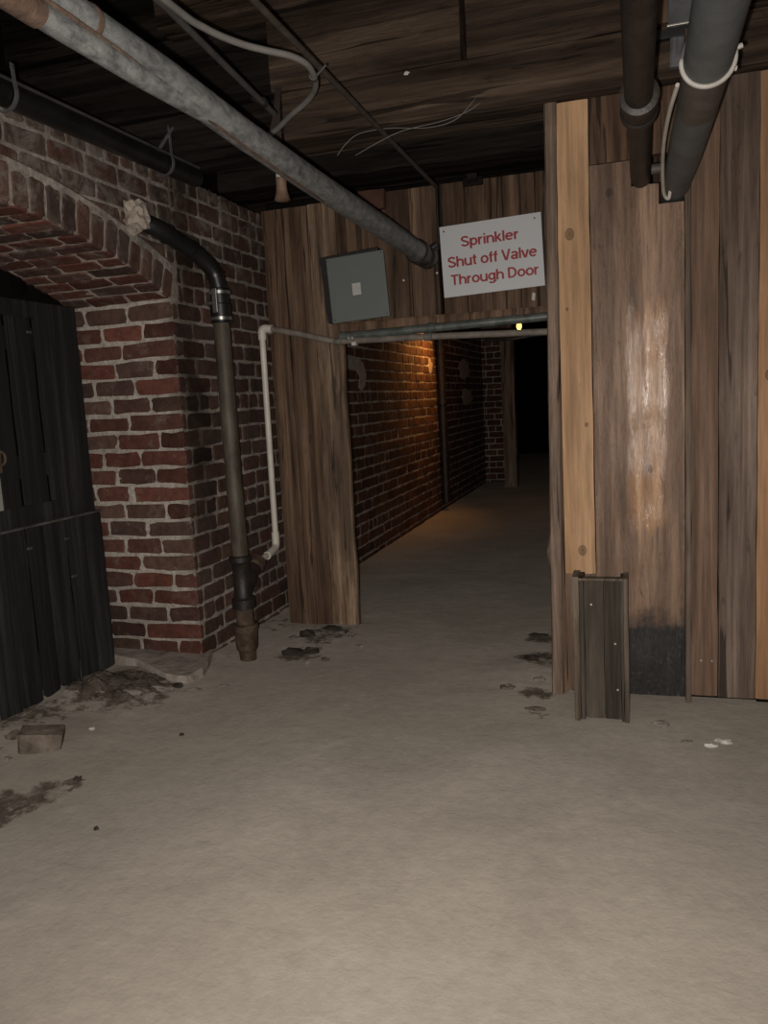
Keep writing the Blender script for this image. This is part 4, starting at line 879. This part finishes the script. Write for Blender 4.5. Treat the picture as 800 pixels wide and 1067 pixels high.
rocks = [(-1.70, 3.90, .045, .03, .022, 'darkrock', 'squarish dark stone at the foot of the back planks, leftmost there'),
 (-1.60, 4.02, .05, .02, .013, 'darkrock', 'flat dark splinter of stone before the doorway planks'),
 (-1.47, 3.96, .022, .016, .012, 'palerock', 'pale crumb below the left door plank, rightmost of the rubble there'),
 (-1.50, 3.99, .016, .014, .010, 'darkrock', 'small dark stone touching the pale crumb by the left door plank'),
 (-1.655, 3.62, .065, .03, .024, 'darkrock', 'long dark stone right of the drain pipe foot'),
 (-1.575, 3.66, .045, .03, .018, 'darkrock', 'second dark stone beyond the long one right of the drain pipe foot'),
 (-1.53, 3.50, .016, .012, .010, 'palerock', 'small pale pebble on the floor in front of the stones by the drain pipe'),
 (-1.46, 3.56, .024, .014, .012, 'rock', 'brown pebble right of the small pale pebble near the drain pipe'),
 (-1.36, 3.78, .020, .012, .008, 'palerock', 'pale flake on the floor midway to the doorway'),
 (-2.03, 3.00, .060, .018, .014, 'palerock', 'long pale mortar lump in front of the dirt mound'),
 (-2.13, 2.92, .055, .020, .014, 'palerock', 'pale mortar lump nearer the gate in front of the dirt mound'),
 (-1.90, 3.06, .045, .014, .008, 'palerock', 'flat pale lump in front of the pier corner'),
 (-1.79, 3.14, .032, .010, .007, 'palerock', 'thin pale flake right of the pier corner on the floor'),
 (-1.98, 3.06, .025, .02, .014, 'darkrock', 'dark stone under the edge of the concrete slab'),
 (-2.08, 2.58, .012, .010, .007, 'white', 'tiny white chip on the floor right of the broken block'),
 (-2.22, 2.28, .018, .014, .012, 'palerock', 'small pale stone in front of the broken block'),
 (-2.32, 2.42, .03, .025, .02, 'rock', 'brown stone at the gate left of the broken block'),
 (-.46, 3.62, .035, .022, .014, 'darkrock', 'dark stone at the right side of the doorway floor, nearer one'),
 (-.48, 4.10, .05, .016, .010, 'darkrock', 'dark flat stone at the right side of the doorway floor, farther one'),
 (-.53, 3.32, .032, .024, .010, 'rock', 'low brown stone left of the jamb post'),
 (-.40, 3.40, .028, .02, .014, 'palerock', 'pale lump right at the foot of the jamb post'),
 (-.38, 3.10, .04, .018, .008, 'rock', 'flat brown stone between jamb post and upright box'),
 (.085, 3.02, .032, .022, .012, 'palerock', 'pale dusty lump on the floor right of the upright box'),
 (.172, 2.88, .020, .014, .008, 'palerock', 'pale chip on the floor below the batten'),
 (.246, 2.86, .018, .012, .008, 'white', 'white chip on the floor at right, left one of two'),
 (.290, 2.90, .026, .014, .009, 'white', 'white chip on the floor at right, right one of two'),
 (-1.585, 1.935, .008, .008, .006, 'darkrock', 'tiny dark pebble alone on the bare floor at left'),
 (-1.70, 2.62, .010, .008, .006, 'darkrock', 'tiny dark pebble on the floor in front of the pier')]
for i, (x, y, a, b_, c, m_, lab) in enumerate(rocks):
    mb = MB(); lump(mb, (x, y, fh(x, y) + c * .45), (a, b_, c), i * 3.7 + 1, .6, .6, 2)
    cat = {'white': 'chip', 'palerock': 'rubble', 'rock': 'stone', 'darkrock': 'stone'}[m_]; nm = {'white': 'white_chip', 'palerock': 'mortar_lump', 'rock': 'stone', 'darkrock': 'stone'}[m_]
    tag(mb.build(nm, m_, loc=(x, y, 0)), lab, cat, 'loose rubble on the floor')
mb = MB(); z0 = fh(-1.86, 2.2) + .006; mb.tube(smoothpath([(-1.875, 2.20, z0), (-1.862, 2.203, z0 + .009), (-1.85, 2.195, z0), (-1.855, 2.215, z0 + .006)], 5), .005, 6)
tag(mb.build('twig', 'darkrock', loc=(-1.86, 2.2, 0)), 'small dark curled twig on the floor at lower left', 'twig')
mb = MB(); lump(mb, (-2.20, YR + .003, .372 - .06), (.018, .008, .02), 5, .6); tag(mb.build('mortar_dab', 'foam', loc=(-2.2, YR, .31)), 'yellowish dab on the low courses of the brick pier', 'mortar')

# ------------------------------------------------------------ passage: lamp, wall pipe, posts, patches
t = thing('passage_lamp', 'small glowing bulb in the passage seen between the two doorway pipes', 'lamp', (-1.13, 8.5, 2.1))
mb = MB(); lump(mb, (-1.112, 8.5, 1.935), (.028, .028, .040), 1, 0, n=2); bo = mb.build('bulb', 'bulb', t, smooth=True)
smooth_tube('socket', [(-1.112, 8.5, 1.975), (-1.112, 8.5, 2.05), (-1.112, 8.5, 2.42)], [.02, .02, .006], 'socket', t, 10)
t = thing('passage_lamp', 'added unseen amber bulb near the brick wall in the passage, above the doorway lintel line', 'lamp', (-1.66, 8.25, 2.3))  # added lamp hidden behind the lintel, for the orange glow on the brick
mb = MB(); lump(mb, (-1.66, 8.25, 2.20), (.03, .03, .042), 1, 0, n=2); mb.build('bulb', 'bulb', t, smooth=True)
smooth_tube('shade', [(-1.66, 8.25, 2.29), (-1.66, 8.25, 2.28), (-1.655, 8.25, 2.235)], [.02, .07, .11], 'socket', t, 20)
smooth_tube('socket', [(-1.66, 8.25, 2.24), (-1.66, 8.25, 2.30), (-1.66, 8.25, 2.42)], [.02, .02, .006], 'socket', t, 10)
t = thing('wall_pipe', 'dark vertical pipe on the lamplit brick wall beyond the doorway', 'pipe', (-2.0, 8.7, 0))
smooth_tube('pipe', [(-2.0, 8.72, 2.42), (-2.0, 8.72, .1)], .045, 'iron', t, 14)
for z in (1.75, 1.2, .6): smooth_tube('bracket', [(-2.0, 8.72, z - .02), (-2.0, 8.72, z + .02)], .056, 'iron', t, 14)
def patch(name, y0, y1, z0, z1, s, label, m_='foam', amp=1):
    mb = MB(); c = V((XW + .006, (y0 + y1) / 2, (z0 + z1) / 2)); k = 22; ring = []
    for i in range(k):
        a_ = 2 * math.pi * i / k; rr = 1 + .45 * noise.noise(V((math.cos(a_) * 1.4, math.sin(a_) * 1.4, s))); ring.append((c.y + math.cos(a_) * (y1 - y0) / 2 * rr, c.z + math.sin(a_) * (z1 - z0) / 2 * rr))
    vs = [(XW - .004, a, b_) for a, b_ in ring] + [(XW + .008, c.y + (a - c.y) * .9, c.z + (b_ - c.z) * .9) for a, b_ in ring] + [(XW + .013, c.y, c.z)]
    mb.add(vs, [(i, (i + 1) % k, k + (i + 1) % k, k + i) for i in range(k)] + [(k + i, k + (i + 1) % k, 2 * k) for i in range(k)])
    return tag(mb.build(name, m_, loc=tuple(c)), label, 'plaster')
mb = MB(); pts = [(5.66, 1.58), (5.80, 1.61), (6.0, 1.60), (6.20, 1.56), (6.26, 1.47), (6.22, 1.38), (6.14, 1.34), (6.06, 1.36), (6.10, 1.44), (6.04, 1.50), (5.88, 1.51), (5.74, 1.50), (5.66, 1.53)]
k = len(pts); mb.add([(XW - .004, a, b_) for a, b_ in pts] + [(XW + .010, a + (.01 if a < 5.9 else -.01), b_) for a, b_ in pts], [(i, (i + 1) % k, k + (i + 1) % k, k + i) for i in range(k)] + [tuple(k + i for i in range(k))[::-1]])
tag(mb.build('plaster_smear', 'foam', loc=(XW, 5.9, 1.5)), 'pale hooked plaster smear on the passage brick just inside the doorway', 'plaster')
patch('plaster_smear', 8.35, 8.56, 1.50, 1.66, 2, 'pale smear left of the vertical pipe on the lamplit wall')
patch('plaster_smear', 8.86, 9.02, 1.32, 1.72, 4, 'tall pale smear right of the vertical pipe on the lamplit wall')
patch('plaster_smear', 9.9, 10.7, 1.48, 1.72, 6, 'upper pale patch on the dim brick wall deep in the passage')
patch('plaster_smear', 10.0, 10.8, 1.14, 1.36, 8, 'lower pale patch on the dim brick wall deep in the passage')
def fpost(x, y, w_, lab):
    mb = MB(); n = 24; vs = []; fs = []
    for i in range(n + 1):
        z = 2.42 * i / n; vs += [(x + sx * w_ + .012 * noise.noise(V((z * 3, sx, y))), y + sy * w_ + .012 * noise.noise(V((z * 3, sy, 4))), z) for sx, sy in ((-1, -1), (1, -1), (1, 1), (-1, 1))]
    for i in range(n):
        for j in range(4): fs.append((i * 4 + j, i * 4 + (j + 1) % 4, i * 4 + 4 + (j + 1) % 4, i * 4 + 4 + j))
    fs += [(3, 2, 1, 0), tuple(n * 4 + j for j in range(4))]; mb.add(vs, fs); tag(mb.build('timber_post', 'jamb', loc=(x, y, 0)), lab, 'post')
fpost(-1.60, 11.0, .085, 'rough timber post standing deep in the dark passage')
mb = MB(); mb.tube([(-1.9, 10.9, 1.98), (-1.5, 10.9, 1.97), (-1.2, 10.9, 2.0), (-.6, 10.9, 1.99)], .022, 10)
tag(mb.build('cross_pipe', 'copper', loc=(-1.3, 10.9, 1.98), smooth=True), 'thin pale pipe crossing at the top of the timber post deep in the passage', 'pipe')

# ------------------------------------------------------------ lights
def spot(name, loc, tgt, e, ang, blend, size, col):
    l = bpy.data.lights.new(name, 'SPOT'); l.energy = e; l.spot_size = math.radians(ang); l.spot_blend = blend; l.shadow_soft_size = size; l.color = col
    o = bpy.data.objects.new(name, l); C.objects.link(o); o.location = loc; o.rotation_euler = (V(tgt) - V(loc)).to_track_quat('-Z', 'Y').to_euler(); return o
def point(name, loc, e, size, col):
    l = bpy.data.lights.new(name, 'POINT'); l.energy = e; l.shadow_soft_size = size; l.color = col
    o = bpy.data.objects.new(name, l); C.objects.link(o); o.location = loc; return o
rt = V((.95487947, .29219666, -.05316295)); dn = V((-.01039946, -.14599813, -.9892302)); fw = V((-.29681145, .94514848, -.13637193))
cam_loc = V((0, 0, 1.25))
spot('camera_flash', cam_loc - rt * .03 + dn * .02, cam_loc + fw * 3 + dn * .25, 275, 125, 1.0, .008, (1, .93, .86))
point('passage_light', (-1.112, 8.5, 1.86), 2.5, .03, (1, .42, .10))
spot('added_glow_light', (-1.66, 8.25, 2.15), (-2.06, 8.1, 1.75), 48, 118, .8, .03, (1, .42, .10))  # added light that makes the orange glow on the passage wall
wl = bpy.data.worlds.new('world'); bpy.context.scene.world = wl; wl.use_nodes = True
wl.node_tree.nodes['Background'].inputs[0].default_value = (.9, .9, 1, 1); wl.node_tree.nodes['Background'].inputs[1].default_value = .012
l = bpy.data.lights.new('added_fill', 'AREA'); l.energy = 8; l.size = 1.2; l.color = (1, .92, .84)  # added unseen fill behind the camera, lifts the floor
o = bpy.data.objects.new('added_fill', l); C.objects.link(o); o.location = (.2, -.9, 2.3); o.rotation_euler = (V((-.4, 2.2, 0)) - V(o.location)).to_track_quat('-Z', 'Y').to_euler()

# ------------------------------------------------------------ camera
cd = bpy.data.cameras.new('camera'); co = bpy.data.objects.new('camera', cd); C.objects.link(co)
cd.sensor_fit = 'VERTICAL'; cd.sensor_height = 36; cd.lens = 840 / 1067 * 36; cd.clip_start = .02
m3 = Matrix((rt, -dn, -fw)).transposed(); co.matrix_world = Matrix.Translation(cam_loc) @ m3.to_4x4()
sc = bpy.context.scene; sc.camera = co
vs_ = sc.view_settings; vs_.view_transform = 'Standard'; vs_.look = 'None'; vs_.gamma = 1; vs_.exposure = 0; vs_.use_curve_mapping = False
